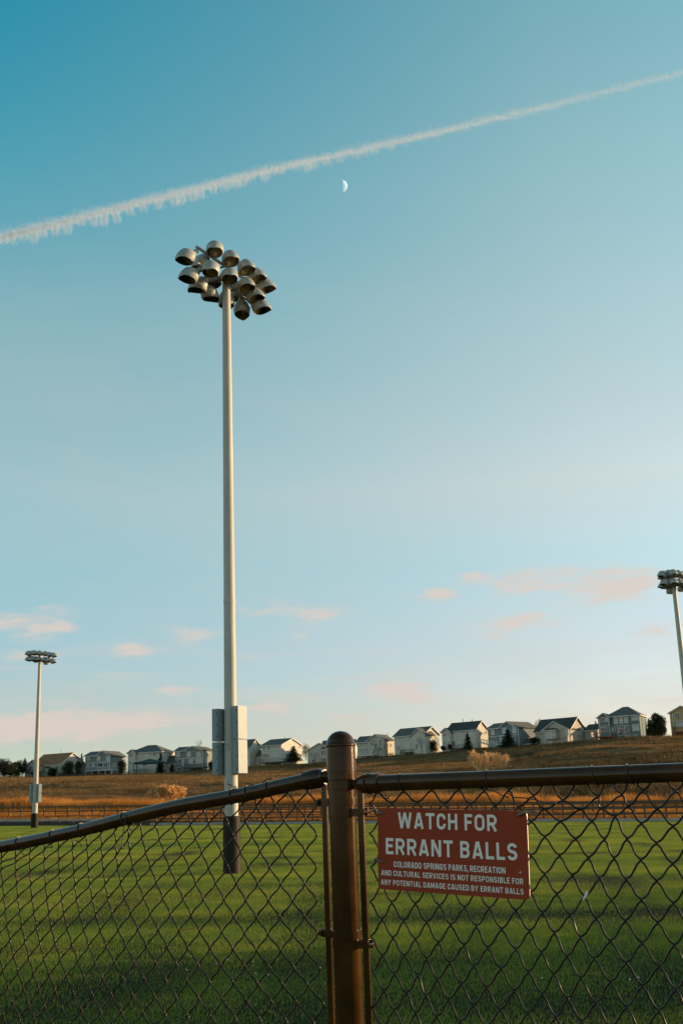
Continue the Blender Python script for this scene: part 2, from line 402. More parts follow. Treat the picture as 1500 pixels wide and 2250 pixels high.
fl = [on_plane(px, py, (0, 0, 0), (-CROSS, 0, 1)) for px, py in ((-150, 2133), (420, 2043), (696, 2000), (1197, 1918), (1500, 1866), (1800, 1815))]
b = MB()
for k, p in enumerate(fl):
    d = fl[min(k + 1, 5)] - fl[max(k - 1, 0)]; d /= np.linalg.norm(d); n_ = np.array([-d[1], d[0], 0]) * .025
    b.v += [tuple(p + n_ + (0, 0, .016)), tuple(p - n_ + (0, 0, .016))]
for k in range(5): b.f.append([2 * k, 2 * k + 1, 2 * k + 3, 2 * k + 2]); b.mi.append(0)
tag(b.build('field_line', mat('faded_line', (.10, .035, .015), .9, col2=(.16, .07, .03), scale=2, coord='World', spec=.03)), kind='structure')
b = MB()
for px, py in ((380, 2094), (421, 2106), (476, 2123), (500, 2113), (556, 2118), (562, 2144), (590, 2147), (410, 1832 + 2 * 152), (609, 2113), (515, 1941), (575, 2012), (1383, 1830 + 2 * 164), (1370, 2210), (1190, 2155), (1402, 2153)):
    p = on_plane(px, py, (0, 0, 0), (-CROSS, 0, 1)); a_ = RNG.rand() * 3; c_, s_ = math.cos(a_), math.sin(a_); w_, h_ = .009 + .012 * RNG.rand(), .004 + .006 * RNG.rand()
    b.add([tuple(p + np.array([x * c_ - y * s_, x * s_ + y * c_, .024 + z + .006 * x / w_])) for z in (0, .002) for x, y in ((-w_, -h_), (w_, -h_), (w_, h_), (-w_, h_))], [(3, 2, 1, 0), (4, 5, 6, 7), (0, 1, 5, 4), (1, 2, 6, 5), (2, 3, 7, 6), (3, 0, 4, 7)])
tag(b.build('litter', mat('pale_scraps', (.50, .47, .38), .7)), 'tiny pale scraps scattered over the near turf left of the post', 'litter', kind='stuff')
M_blade = blade_mat('turf_blades', (0.095, 0.185, 0.036), (0.21, 0.275, 0.046), (0.41, 0.38, 0.058), .9, .16, spec=.03, stretch=(.22, 1.0, 1.0), contrast=.21)
M_dry = blade_mat('dry_grass_blades', (0.12, 0.070, 0.028), (0.21, 0.125, 0.052), (0.35, 0.20, 0.08), .35, .05, transl=.3, spec=.1)
M_reed = blade_mat('tall_grass_blades', (0.34, 0.13, 0.025), (0.55, 0.22, 0.040), (0.62, 0.30, 0.07), .8, .1, transl=.4, spec=.1)

tiles = [blade_tile('turf_tile', 2.4, 19000, .017, .0042, M_blade, .35, q) for q in (3, 4, 5)]
pts, rots, scs = [], [], []
for iy in range(3, 95):
    y = iy * 2.0
    for ix in range(-45, 46):
        x = ix * 2.0
        a = math.atan2(x, y); r = math.hypot(x, y)
        if abs(math.degrees(a)) > 24: continue
        if r > prof(az_px(a))[0][0] - 1.3: continue
        x += random.uniform(-.6, .6); y += random.uniform(-.6, .6)
        if math.hypot(x, y) > prof(az_px(math.atan2(x, y)))[0][0] - 1.6: continue
        pts.append((x, y, field_z(x, y) + .002)); rots.append(random.random() * 6.28); scs.append(random.uniform(.9, 1.15))
tag(scatter('grass', pts, rots, scs, tiles), 'short green turf of the playing field behind the fence', 'grass')

tiles = [blade_tile('dry_tile', 4.6, 420, .42, .075, M_dry, .6, 5), blade_tile('dry_tile', 4.6, 420, .36, .085, M_dry, .8, 6)]
pts, rots, scs = [], [], []
for a in np.arange(-24, 24, .8):
    P = prof(az_px(R_(a)))
    r = P[3][0] + 8
    while r < P[5][0] + 12:
        aa = R_(a) + (random.random() - .5) * R_(.8); 
        n = max(1, int(r * R_(.8) / 3.6 + random.random()))
        for q in range(n):
            aq = R_(a) + (q + random.random()) / n * R_(.8); rr = r + random.uniform(-1.5, 1.5)
            cl_ = bump2(rr * math.sin(aq) * 2.1, rr * math.cos(aq) * 2.3)
            if cl_ < -1.1: continue
            pts.append((rr * math.sin(aq), rr * math.cos(aq), ground_z(aq, rr, P) - .03)); rots.append(random.random() * 6.28); scs.append(random.uniform(.6, 1.15) * (1 + .35 * cl_))
        r += 3.4
tag(scatter('dry_grass', pts, rots, scs, tiles), 'brown dry prairie grass covering the hillside below the houses', 'grass')

tiles = [blade_tile('reed_tile', 2.6, 420, 1.25, .055, M_reed, .14, 8), blade_tile('reed_tile', 2.6, 420, 1.0, .055, M_reed, .18, 9)]
pts, rots, scs = [], [], []
for px in np.arange(-150, 1650, 6):
    P = prof(px); a0 = px_az(px); thin = 1.0 if px < 1130 else .45
    dens = .5 + .35 * math.sin(px * .021) * math.sin(px * .0083 + 1) + .15 * math.sin(px * .093 + 1.7)
    for k in range(11):
        r = P[3][0] + random.uniform(4.0, 9.0)
        if random.random() > thin * (.10 + 1.0 * dens) * (.55 + .45 * math.sin(px * .11 + 2 * math.sin(px * .037))): continue
        a = a0 + random.uniform(-.001, .001)
        pts.append((r * math.sin(a), r * math.cos(a), ground_z(a, r) - .03)); rots.append(random.random() * 6.28); scs.append(random.uniform(.35, .95) * (.55 + .5 * dens))
tag(scatter('tall_grass', pts, rots, scs, tiles), 'orange sunlit tall dry grass along the foot of the hill behind the rail fence', 'grass')

tiles = [blade_tile('verge_tile', 2.4, 300, .20, .045, M_reed, .3, 18), blade_tile('verge_tile', 2.4, 300, .15, .045, M_reed, .35, 19)]
pts, rots, scs = [], [], []
for px in np.arange(-150, 1650, 5):
    P = prof(px); a0 = px_az(px)
    for k in range(9):
        r = random.uniform(P[1][0] + 2.2, P[3][0] + 5.5); u_ = (r - P[2][0]) / (P[3][0] - P[2][0])
        if random.random() > (.75 if u_ > .55 or u_ < .25 else .35): continue
        a = a0 + random.uniform(-.001, .001)
        pts.append((r * math.sin(a), r * math.cos(a), ground_z(a, r) - .01)); rots.append(random.random() * 6.28); scs.append(random.uniform(.6, 1.3))
tag(scatter('verge_grass', pts, rots, scs, tiles), 'short sunlit dry grass growing over the dirt path and its verges', 'grass')

# ------------------------------------------------------------------ low wall and slabs at the far left of the field
def slab(name, pxa, pxb, r_in, r_out, za, zb, matl):
    b = MB(); az = np.linspace(px_az(pxa), px_az(pxb), 8)
    for a in az:
        D = prof(az_px(a))[0][0]; z = field_z(D * math.sin(a), 0)
        for r, h in ((D + r_in, za), (D + r_in, zb), (D + r_out, zb), (D + r_out, za)):
            b.v.append((r * math.sin(a), r * math.cos(a), z + h))
    n = len(az)
    for i in range(n - 1):
        for j in range(4):
            q = i * 4 + j; q2 = i * 4 + (j + 1) % 4
            b.f.append([q, q2, q2 + 4, q + 4]); b.mi.append(0)
    b.f.append([0, 1, 2, 3]); e = (n - 1) * 4; b.f.append([e + 3, e + 2, e + 1, e]); b.mi += [0, 0]
    c = b.v[0]
    return b.build(name, matl, origin=c, loc=c)
w = slab('low_wall', -420, 330, .1, .55, -.3, .42, M_kerbdark)
tag(w, 'long dark low wall along the far left edge of the turf', 'wall')
for k, (pa, pb, zl) in enumerate(((-300, 14.5, .70), (15.5, 129, .66), (130, 260, .62))):
    o = slab('concrete_slab', pa, pb, 1.2, 2.4, .1, zl, M_kerb)
    tag(o, ['pale concrete slab behind the low wall, running out of the photo at the far left',
            'pale concrete slab behind the low wall, passing behind the small floodlight pole',
            'pale concrete slab behind the low wall, its right end hidden by the sloping fence rail'][k], 'slab', 'concrete slabs behind the low wall')

# ------------------------------------------------------------------ rail fences along the path
M_rail = mat('fence_timber', (0.10, 0.065, 0.035), .85, var=.25, scale=5)
def rail_fence(dr, p_start, p_end, heights, htop, label):
    root = None; posts = []
    px = p_start
    while px < p_end:
        posts.append(px); px += float(np.interp(px, [0, 600, 1500], [24.5, 34, 48]))
    tops = []
    for i, p in enumerate(posts):
        a = px_az(p); D = prof(p)[0][0] + dr; x, y = D * math.sin(a), D * math.cos(a); z = ground_z(a, D)
        tops.append((x, y, z))
        if root is None:
            root = empty('rail_fence', (x, y, z)); tag(root, label, 'fence', 'timber rail fences along the path'); O = (x, y, z)
        b = MB(); b.box((x - .06, y - .06, z - .3), (x + .06, y + .06, z + htop)); 
        b.build('post', M_rail, root, origin=O)
    for h in heights:
        b = MB()
        for (p, q) in zip(tops[:-1], tops[1:]):
            d = np.array(q) - np.array(p); L = math.hypot(d[0], d[1]); nx, ny = -d[1] / L, d[0] / L
            A = [(p[0] + nx * s_ - (nx * .085), p[1] + ny * s_ - (ny * .085), p[2] + h + t_) for s_, t_ in ((-.02, -.065), (.02, -.065), (.02, .065), (-.02, .065))]
            B = [(q[0] + nx * s_ - (nx * .085), q[1] + ny * s_ - (ny * .085), q[2] + h + t_) for s_, t_ in ((-.02, -.065), (.02, -.065), (.02, .065), (-.02, .065))]
            b.add(A + B, [(0, 1, 5, 4), (1, 2, 6, 5), (2, 3, 7, 6), (3, 0, 4, 7), (0, 3, 2, 1), (4, 5, 6, 7)])
        b.build('rail', M_rail, root, origin=O)
rail_fence(.75, 332, 1720, (.5, .95, 1.38), 1.42, 'brown timber rail fence standing just behind the pale kerb of the turf')
rail_fence(5.6, -150, 1720, (.25, .75, 1.2), 1.28, 'brown timber rail fence set back along the near side of the dirt path')

# ------------------------------------------------------------------ floodlight poles
M_galv = mat('galvanised_steel', (0.43, 0.41, 0.345), .55, metal=.0, var=.12, scale=3, bump=.1, spec=.4, stretch=(1, 1, .25))
M_box = mat('box_steel', (0.21, 0.26, 0.26), .5, var=.10, scale=4, spec=.4)
M_seam = mat('box_seam', (0.10, 0.11, 0.11), .7)
M_sleeve = mat('pole_sleeve', (0.024, 0.018, 0.010), .55, var=.25, scale=2, stretch=(3, 3, .5), spec=.12)
M_alu = mat('lamp_shell', (0.31, 0.33, 0.30), .5, metal=.15, var=.14, scale=5)
M_aluin = mat('lamp_inside', (0.22, 0.20, 0.13), .35, metal=.6, var=.2, scale=6)
M_dark = mat('dark_bracket', (0.10, 0.10, 0.085), .6)
def glass_mat():
    M = bpy.data.materials.new('lamp_glass'); M.use_nodes = True
    b = M.node_tree.nodes['Principled BSDF']; b.inputs['Base Color'].default_value = (.34, .28, .13, 1)
    b.inputs['Roughness'].default_value = .12; b.inputs['Metallic'].default_value = .0; b.inputs['Specular IOR Level'].default_value = .9
    n = M.node_tree.nodes.new('ShaderNodeTexVoronoi'); n.inputs['Scale'].default_value = 9
    t = M.node_tree.nodes.new('ShaderNodeTexCoord'); M.node_tree.links.new(t.outputs['Object'], n.inputs['Vector'])
    bp = M.node_tree.nodes.new('ShaderNodeBump'); bp.inputs['Strength'].default_value = .25
    M.node_tree.links.new(n.outputs['Distance'], bp.inputs['Height']); M.node_tree.links.new(bp.outputs[0], b.inputs['Normal'])
    return M
M_glass = glass_mat()
def lamp_meshes():
    b = MB(); b.lathe([(.05, -.50), (.075, -.50), (.085, -.47), (.085, -.36), (.10, -.33), (.11, -.28), (.17, -.22), (.235, -.13), (.275, -.05), (.29, 0), (.305, .01), (.305, .035), (.285, .035), (.28, .0), (.10, -.16)], 28, axis='x')
    h = b.build('floodlight', M_alu); autosmooth(h, 35)
    b = MB()                                   # visor: a domed sleeve cut off by a slanting plane
    na, nb = 36, 8; a_, r_ = .46, .312
    for sh, off in ((0, 0.0), (1, -.010)):
        for i in range(nb + 1):
            for j in range(na):
                th = -math.pi + j / na * 2 * math.pi; Lx = .03 + a_ * ((1 + math.cos(th)) / 2) ** .9; x = Lx * i / nb
                rr = (r_ + off) * math.sqrt(max(0, 1 - (x / (1.12 * a_ + .03)) ** 2)); b.v.append((x + .02, rr * math.sin(th), rr * math.cos(th)))
    half = (nb + 1) * na
    for i in range(nb):
        for j in range(na):
            q = i * na + j; q1 = i * na + (j + 1) % na
            b.f.append([q, q1, q1 + na, q + na]); b.mi.append(0); b.f.append([half + q, half + q + na, half + q1 + na, half + q1]); b.mi.append(1)
    for j in range(na):
        q = nb * na + j; q1 = nb * na + (j + 1) % na; b.f.append([q, q1, half + q1, half + q]); b.mi.append(0)
    v = b.build('visor', [M_alu, M_aluin]); autosmooth(v, 50)
    b = MB(); b.lathe([(.285, .012), (.28, .03), (.2, .065), (.1, .085), (.01, .09)], 24, axis='x')
    l = b.build('lens', M_glass); autosmooth(l, 60)
    out = (h.data, v.data, l.data)
    for o in (h, v, l): bpy.data.objects.remove(o)
    return out
LAMP = lamp_meshes()
def child(name, me, parent):
    o = bpy.data.objects.new(name, me); COL.objects.link(o); o.parent = parent; return o
def add_lamp(root, pos, az, tilt, mount=None, size=1.0):
    """az: aim, degrees from straight towards the camera (-Y), positive to the right; tilt: degrees downwards"""
    a = R_(az); d = Vector((math.sin(a) * math.cos(R_(tilt)), -math.cos(a) * math.cos(R_(tilt)), -math.sin(R_(tilt))))
    side = Vector((0, 0, 1)).cross(d).normalized(); up = d.cross(side)
    Mx = Matrix(((d.x, side.x, up.x), (d.y, side.y, up.y), (d.z, side.z, up.z))).to_4x4()
    pos = Vector(pos) - d * .14 * size
    o = child('floodlight', LAMP[0], root)
    o.matrix_local = Matrix.Translation(Vector(pos)) @ Mx @ Matrix.Scale(size, 4)
    child('visor', LAMP[1], o); child('lens', LAMP[2], o)
    if mount is not None:
        sock = Vector(pos) - d * .42 * size
        b = MB(); mid = Vector((sock.x, sock.y, mount[2]))
        b.tube([tuple(sock), tuple(sock * .4 + Vector(mount) * .6 + Vector((0, 0, -.06))), tuple(mount)], .032, 8)
        b.build('bracket', M_dark, root)
    return o
def light_pole(base, height, label, r_bot, r_top, sleeve_h, sleeve_r, arms, lamps, boxes, box_yaw, lean=None, handhole=True):
    root = empty('floodlight_pole', base); tag(root, label, 'floodlight', 'floodlight poles round the playing field')
    n = 14; b = MB()
    pr = [(r_bot + (r_top - r_bot) * i / n, -.4 + (height + .4) * i / n) for i in range(n + 1)] + [(r_top * .6, height + .03)]
    b.lathe(pr, 24); p = b.build('pole', M_galv, root); autosmooth(p, 40)
    b = MB(); b.lathe([(sleeve_r * 1.04, -.3), (sleeve_r, .05), (sleeve_r * .97, sleeve_h - .02), (r_bot * .99, sleeve_h)], 24); autosmooth(b.build('base_sleeve', M_sleeve, root), 40)
    # ribs / conduit on the sleeve and joint collar
    b = MB(); zj = height * .42; b.lathe([(r_bot + (r_top - r_bot) * .43 + .006, zj), (r_bot + (r_top - r_bot) * .43 + .008, zj + .12)], 24); autosmooth(b.build('collar', M_galv, root))
    for (p0, p1, rr) in arms:
        b = MB(); b.tube([p0, p1], rr, 10); autosmooth(b.build('crossarm', M_galv, root))
    for (pos, az, tilt, mount, sz) in lamps: add_lamp(root, pos, az, tilt + 3, mount, sz * .88)
    for (cx, cy, z0, z1, w, d) in boxes:
        b = MB(); Mx = Matrix.Translation((cx, cy, 0)) @ Matrix.Rotation(box_yaw, 4, 'Z')
        b.box((-w / 2, -d / 2, z0), (w / 2, d / 2, z1), M=Mx)
        bx = b.build('electrical_box', M_box, root)
        b = MB()
        b.box((-w / 2 - .004, -d / 2 + .012, z0 + .03), (-w / 2 - .001, -d / 2 + .018, z1 - .03), M=Mx)
        for zz in (z0 + .12, (z0 + z1) / 2, z1 - .12): b.box((-w / 2 - .012, -d / 2 + .02, zz - .025), (-w / 2 - .001, -d / 2 + .05, zz + .025), M=Mx)
        b.build('hinge', M_seam, bx)
    if handhole:
        b = MB(); hz = boxes[0][2] - .16
        b.tube([(-.08 + .055 * math.cos(t), -r_bot * .93 - .004 + .02 * (1 - math.sin(0)) * 0, hz + .085 * math.sin(t)) for t in np.linspace(0, 2 * math.pi, 17)], .008, 6, caps=False)
        b.build('cover_plate', M_galv, root)
    return root

# the near pole: lamp places read off against the line of each cross-arm
MB0 = on_plane(510, 1921, (0, 0, 0), (-CROSS, 0, 1)); PX, PY, PZ = MB0
top = at_y(497.5, 612, PY); PH = top[2] - PZ
def c1(x, y): return (360 + x / 5.357, 500 + y / 5.357)
SLOPE = .0145                         # metres of depth per photo pixel along an arm
def arm_pt(cx, cy, off=0.0):
    px, py = c1(cx, cy); y = PY + (px - 497.5) * SLOPE + off
    return at_y(px, py, y) - MB0
arms = [(tuple(arm_pt(380, 222)), tuple(arm_pt(1190, 770)), .045), (tuple(arm_pt(395, 420)), tuple(arm_pt(1130, 915)), .045)]
def near_on_arm(p, arm):
    a, b = np.array(arm[0]), np.array(arm[1]); t = np.clip(np.dot(p - a, b - a) / np.dot(b - a, b - a), .02, .98); return tuple(a + t * (b - a))
LM = [(600, 262, 4, 34, -.45, 0), (790, 372, 24, 32, -.45, 0), (975, 478, 42, 32, -.45, 0), (1100, 580, 58, 32, -.4, 0), (1205, 700, 78, 32, -.3, 0),
      (550, 500, -8, 40, -.5, 1), (775, 580, 12, 34, -.5, 1), (975, 690, 34, 32, -.5, 1), (1080, 812, 56, 32, -.4, 1), (1150, 945, 76, 34, -.3, 1),
      (250, 358, -52, 38, .1, 0), (430, 440, -120, 40, .5, 0), (290, 578, -58, 36, .1, 1), (400, 700, -105, 38, .5, 1), (545, 800, 140, 40, .5, 1),
      (735, 880, 180, 42, .5, 1), (920, 985, 178, 52, .5, 1), (585, 625, 170, 38, .6, 0), (870, 800, 165, 40, .55, 0)]
lamps = []
for (cx, cy, az, tl, off, ai) in LM:
    p = arm_pt(cx, cy, off); lamps.append((tuple(p), az, tl, near_on_arm(p, arms[ai]), .95))
zb = lambda y: float(at_y(510, y, PY)[2] - PZ)
bxs = []
for (px, ytop, ymid, ybot, off) in ((482.5, 1557, 1629, 1702, .05), (527, 1553, 1626, 1700, -.12)):
    q = at_y(px, 1630, PY + off) - MB0
    bxs.append((q[0], off, zb(ymid) + .012, zb(ytop), .38, .20)); bxs.append((q[0], off, zb(ybot), zb(ymid) - .012, .38, .20))
light_pole(tuple(MB0), PH, 'tallest floodlight pole on the turf behind the fence, with a big cluster of hooded lamps',
           .190, .118, zb(1793), .235, arms, lamps, bxs, R_(57))

# far left pole
LB = on_plane(76, 1820, (0, 0, 0), (-CROSS, 0, 1)); LB = np.array(LB)
ltop = at_y(91, 1440, LB[1]); LH = ltop[2] - LB[2]
def c2(x, y): return (x / 5, 1400 + y / 5)
def pl(x, y, off=0.0): return at_y(*c2(x, y), LB[1] + off) - LB
larms = [(tuple(pl(300, 186, .25)), tuple(pl(600, 206, -.25)), .05), (tuple(pl(300, 246, .25)), tuple(pl(595, 270, -.25)), .05)]
ll = []
for (x, y, az, off, ai) in ((312, 184, -55, -.3, 0), (378, 178, -28, -.35, 0), (440, 180, 0, -.35, 0), (505, 186, 25, -.35, 0), (553, 196, 50, -.4, 0), (600, 204, 78, -.4, 0),
                            (312, 246, -55, -.3, 1), (362, 244, -28, -.35, 1), (425, 246, 0, -.35, 1), (490, 254, 20, -.35, 1), (540, 256, 50, -.4, 1), (592, 270, 78, -.4, 1),
                            (515, 285, 175, .4, 1), (340, 196, 200, .45, 0), (400, 262, 190, .45, 1)):
    p = pl(x, y, off); ll.append((tuple(p), az, 30, near_on_arm(p, larms[ai]), 1.0))
zl = lambda y: float(at_y(80, y, LB[1])[2] - LB[2])
light_pole(tuple(LB), LH, 'small distant floodlight pole at the far left, in front of the leftmost cream house', .26, .13, zl(1787), .33, larms, ll,
           [(-.36, .05, zl(1743) + .02, zl(1722.5), .30, .34), (-.36, .05, zl(1763), zl(1743) - .02, .30, .34), (.36, -.1, zl(1743) + .02, zl(1722.5), .30, .34), (.36, -.1, zl(1763), zl(1743) - .02, .30, .34)], R_(44), handhole=False)
# far right pole, base outside the picture
RD = 74.0
rt = at_d(1479.5, 1290, RD); RB = np.array([rt[0], rt[1], field_z(rt[0], rt[1])]); RH = rt[2] - RB[2] + .9
def c7(x, y): return (1400 + x / 6.62, 1220 + y / 6.62)
def pr_(x, y, off=0.0): return at_y(*c7(x, y), RB[1] + off) - RB
rarms = [(tuple(pr_(400, 245, -.9)), tuple(pr_(720, 318, .9)), .045), (tuple(pr_(400, 372, -.9)), tuple(pr_(735, 450, .9)), .045)]
rl = []
for (x, y, az, off, ai) in ((350, 290, -70, -.6, 0), (360, 330, -95, .1, 0), (410, 345, -120, .3, 0), (515, 268, 18, -.8, 0), (590, 280, 40, -.6, 0), (650, 295, 60, -.4, 0), (700, 320, 80, -.1, 0),
                            (385, 410, -70, -.6, 1), (360, 455, -95, .1, 1), (420, 470, -120, .3, 1), (520, 395, 15, -.8, 1), (600, 405, 40, -.6, 1), (660, 425, 60, -.4, 1), (735, 450, 80, -.1, 1), (475, 535, 180, .4, 1), (640, 500, 165, .5, 1)):
    p = pr_(x, y, off); rl.append((tuple(p), az, 30, near_on_arm(p, rarms[ai]), 1.0))
light_pole(tuple(RB), RH, 'floodlight pole cut off by the right edge of the photo, above the yellow house', .23, .125, 2.2, .28, rarms, rl,
           [(-.27, .05, 4.2, 5.1, .26, .27), (.27, -.1, 4.2, 5.1, .26, .27)], R_(44), handhole=False)

# ------------------------------------------------------------------ chain-link fence in front
M_fence = mat('brown_fence_coating', (0.052, 0.022, 0.005), .17, var=.4, scale=9, bump=.02, spec=.24, bscale=120)
M_wire = mat('coated_wire', (0.020, 0.013, 0.006), .35, var=.2, scale=20, spec=.25)
M_tie = mat('tie_wire', (0.045, 0.034, 0.022), .45, metal=.3, var=.3, scale=30)
P0 = at_y(750, 1700, 3.15)
UR = np.array([.805, -.593, 0]); UL = np.array([-.757, .653, 0])
NR = np.array([-.593, -.805, 0]); NL = np.array([-.653, -.757, 0])     # towards the camera
FROOT = empty('chain_link_fence', (P0[0], P0[1], field_z(P0[0], P0[1])))
tag(FROOT, 'brown chain-link fence with a domed corner post, crossing the whole foreground', 'fence')
FO = tuple(FROOT.location)
def fbuild(b, name, m, smooth=None, parent=None):
    o = b.build(name, m, parent or FROOT, origin=FO)
    if smooth: autosmooth(o, smooth)
    return o
ztop = at_y(748.5, 1606, 3.15)[2]; PR = .0365
b = MB(); b.lathe([(PR, -.1), (PR, ztop - .045)], 40, origin=(P0[0], P0[1], 0)); post = fbuild(b, 'terminal_post', M_fence, 50)
b = MB(); cz = ztop - .038
b.lathe([(PR + .0025, cz - .075), (PR + .0045, cz - .072), (PR + .0035, cz - .006), (PR + .0055, cz - .003), (PR + .0055, cz + .001)] +
        [((PR + .0025) * math.cos(t), cz + .002 + .036 * math.sin(t)) for t in np.linspace(.08, 1.5, 12)], 40, origin=(P0[0], P0[1], 0))
fbuild(b, 'post_cap', M_fence, 30)
def onL(px, py, off=0.0): return on_plane(px, py, P0 + NL * off, NL)
def onR(px, py, off=0.0): return on_plane(px, py, P0 + NR * off, NR)
# rails
lp = [onL(px, py) for px, py in ((716, 1707), (640, 1722.5), (550, 1743), (470, 1757.5), (400, 1770), (330, 1785.5), (270, 1800.5), (200, 1819), (140, 1833), (70, 1848), (0, 1861.5))]
d_ = lp[-1] - lp[-2]; lp.append(lp[-1] + d_ / np.linalg.norm(d_) * 1.25)
def smooth_line(pts, n=6):
    pts = [np.array(p) for p in pts]; P = [2 * pts[0] - pts[1]] + pts + [2 * pts[-1] - pts[-2]]; out = []
    for i in range(1, len(P) - 2):
        for k in range(n):
            t = k / n
            out.append(.5 * (2 * P[i] + (P[i + 1] - P[i - 1]) * t + (2 * P[i - 1] - 5 * P[i] + 4 * P[i + 1] - P[i + 2]) * t * t + (3 * P[i] - P[i - 1] - 3 * P[i + 1] + P[i + 2]) * t ** 3))
    return out + [pts[-1]]
b = MB(); b.tube(smooth_line(lp, 4), .0212, 20); fbuild(b, 'top_rail', M_fence, 50)
ra, rb = onR(800, 1722), onR(1500, 1697); rdir = (rb - ra) / np.linalg.norm(rb - ra)
b = MB(); b.tube([ra, ra + rdir * 2.2], .0212, 24); fbuild(b, 'top_rail', M_fence, 50)
# rail-end cups with their brace bands
def cup(p, d, post_z):
    b = MB(); p = np.array(p); d = np.array(d)
    b.tube([p - d * .035, p - d * .012, p + d * .002, p + d * .055, p + d * .057], [.012, .020, .0265, .0265, .0225], 20); fbuild(b, 'rail_end_cup', M_fence, 40)
    b = MB(); b.lathe([(PR + .0005, post_z - .014), (PR + .004, post_z - .0135), (PR + .004, post_z + .0135), (PR + .0005, post_z + .014)], 36, origin=(P0[0], P0[1], 0))
    e = p - d * .02; c = np.array([P0[0], P0[1], post_z]); v = (e - c); v /= np.linalg.norm(v)
    b.tube([c + v * PR, c + v * (PR + .03), e], [.011, .010, .012], 8)
    fbuild(b, 'brace_band', M_fence, 40)
cup(ra, rdir, ra[2]); ld = (lp[1] - lp[0]) / np.linalg.norm(lp[1] - lp[0]); cup(lp[0] + ld * .02, ld, lp[0][2])
# tension bars and bands
def uL(px, py): return float(np.dot(onL(px, py) - P0, UL))
def uR(px, py): return float(np.dot(onR(px, py) - P0, UR))
def tension(U, Nn, u, z0, z1, bands):
    b = MB(); c = P0 + U * u
    def pt(a, o, z): p = c + U * a + Nn * o; return (p[0], p[1], z)
    n = 22; zs = np.linspace(z0, z1, n); w = .0092
    for z in zs:
        for a, o in ((-w, -.003), (w, -.003), (w, .003), (-w, .003)): b.v.append(pt(a, o + .0008 * math.sin(z * 9), z))
    for i in range(n - 1):
        for q in range(4):
            A = i * 4 + q; B = i * 4 + (q + 1) % 4; b.f.append([A, B, B + 4, A + 4]); b.mi.append(0)
    b.f.append([3, 2, 1, 0]); e = (n - 1) * 4; b.f.append([e, e + 1, e + 2, e + 3]); b.mi += [0, 0]
    fbuild(b, 'tension_bar', M_fence)
    for zb_ in bands:
        b = MB(); b.lathe([(PR + .0003, zb_ - .0105), (PR + .003, zb_ - .0100), (PR + .003, zb_ + .0100), (PR + .0003, zb_ + .0105)], 32, origin=(P0[0], P0[1], 0))
        p = np.array([P0[0], P0[1], zb_])
        for s_ in (-1, 1):
            a = p + U * (PR - .004) + Nn * s_ * .010; e = p + U * (u + .016) + Nn * s_ * .008
            lo = [a + np.array([0, 0, -.010]), e + np.array([0, 0, -.010]), e + Nn * s_ * .003 + np.array([0, 0, -.010]), a + Nn * s_ * .003 + np.array([0, 0, -.010])]
            hi = [q + np.array([0, 0, .020]) for q in lo]
            b.add([tuple(q) for q in lo + hi], [(0, 1, 2, 3), (4, 7, 6, 5), (0, 4, 5, 1), (1, 5, 6, 2), (2, 6, 7, 3), (3, 7, 4, 0)])
        bo = fbuild(b, 'tension_band', M_fence, 40)
        bb = MB(); q = p + U * (u + .016); bb.tube([q - Nn * .018, q - Nn * .010, q + Nn * .012, q + Nn * .0125, q + Nn * .019], [.004, .004, .004, .0078, .0070], 8); fbuild(bb, 'bolt', M_fence, 40, bo)
zL = lambda y: float(onL(712, y)[2]); zR = lambda y: float(onR(795, y)[2])
tension(UL, NL, uL(716, 1850), .06, zL(1722), [zL(1763), zL(2049), zL(2335), zL(2640)])
tension(UR, NR, uR(795.5, 1850), .06, zR(1733), [zR(1784), zR(2074), zR(2360), zR(2660)])

# --- the mesh: knot positions of the woven wires
KL = {}   # left panel (i, j) -> photo pixel
def rowset(dst, j, i0, step, ox, oy, sc, vals):
    for k, (x, y) in enumerate(vals): dst[(i0 + step * k, j)] = (ox + x / sc, oy + y / sc)
s4 = 4.16667
rowset(KL, 0, -1, -2, 360, 1810, s4, [(1303, 100), (1092, 100), (897, 96), (728, 97), (560, 125), (380, 122), (210, 122), (45, 132)])
rowset(KL, 1, 0, -2, 360, 1810, s4, [(1408, 243), (1192, 245), (980, 245), (790, 242), (620, 262), (443, 255), (265, 260), (90, 258)])
rowset(KL, 2, -1, -2, 360, 1810, s4, [(1297, 400), (1078, 398), (870, 393), (683, 393), (507, 395), (325, 400), (145, 393)])
rowset(KL, 3, 0, -2, 360, 1810, s4, [(1405, 540), (1187, 548), (965, 548), (763, 543), (570, 543), (388, 538), (208, 540), (22, 528)])
rowset(KL, 4, -1, -2, 360, 1810, s4, [(1297, 703), (1068, 705), (853, 697), (652, 688), (455, 683), (277, 680), (87, 673)])
rowset(KL, 5, 0, -2, 360, 1810, s4, [(1410, 845), (1182, 855), (958, 858), (743, 850), (542, 837), (342, 828), (160, 825)])
rowset(KL, 6, -1, -2, 360, 1810, s4, [(1292, 997), (1063, 1003), (840, 1010), (635, 992), (430, 980), (230, 973), (46, 968)])
rowset(KL, 7, 0, -2, 360, 1810, s4, [(1415, 1157), (1187, 1160), (962, 1158), (742, 1153), (533, 1136), (316, 1133), (125, 1130)])
rowset(KL, 8, -1, -2, 360, 1810, s4, [(1303, 1313), (1080, 1313), (863, 1310), (633, 1300), (418, 1294), (212, 1290), (30, 1275)])
rowset(KL, 9, -2, -2, 360, 1810, s4, [(1205, 1465), (980, 1467), (752, 1456), (533, 1446), (323, 1441), (120, 1438)])
rowset(KL, 10, -1, -2, 360, 1810, s4, [(1320, 1628), (1105, 1626), (868, 1617), (647, 1601), (430, 1601), (223, 1594), (22, 1580)])
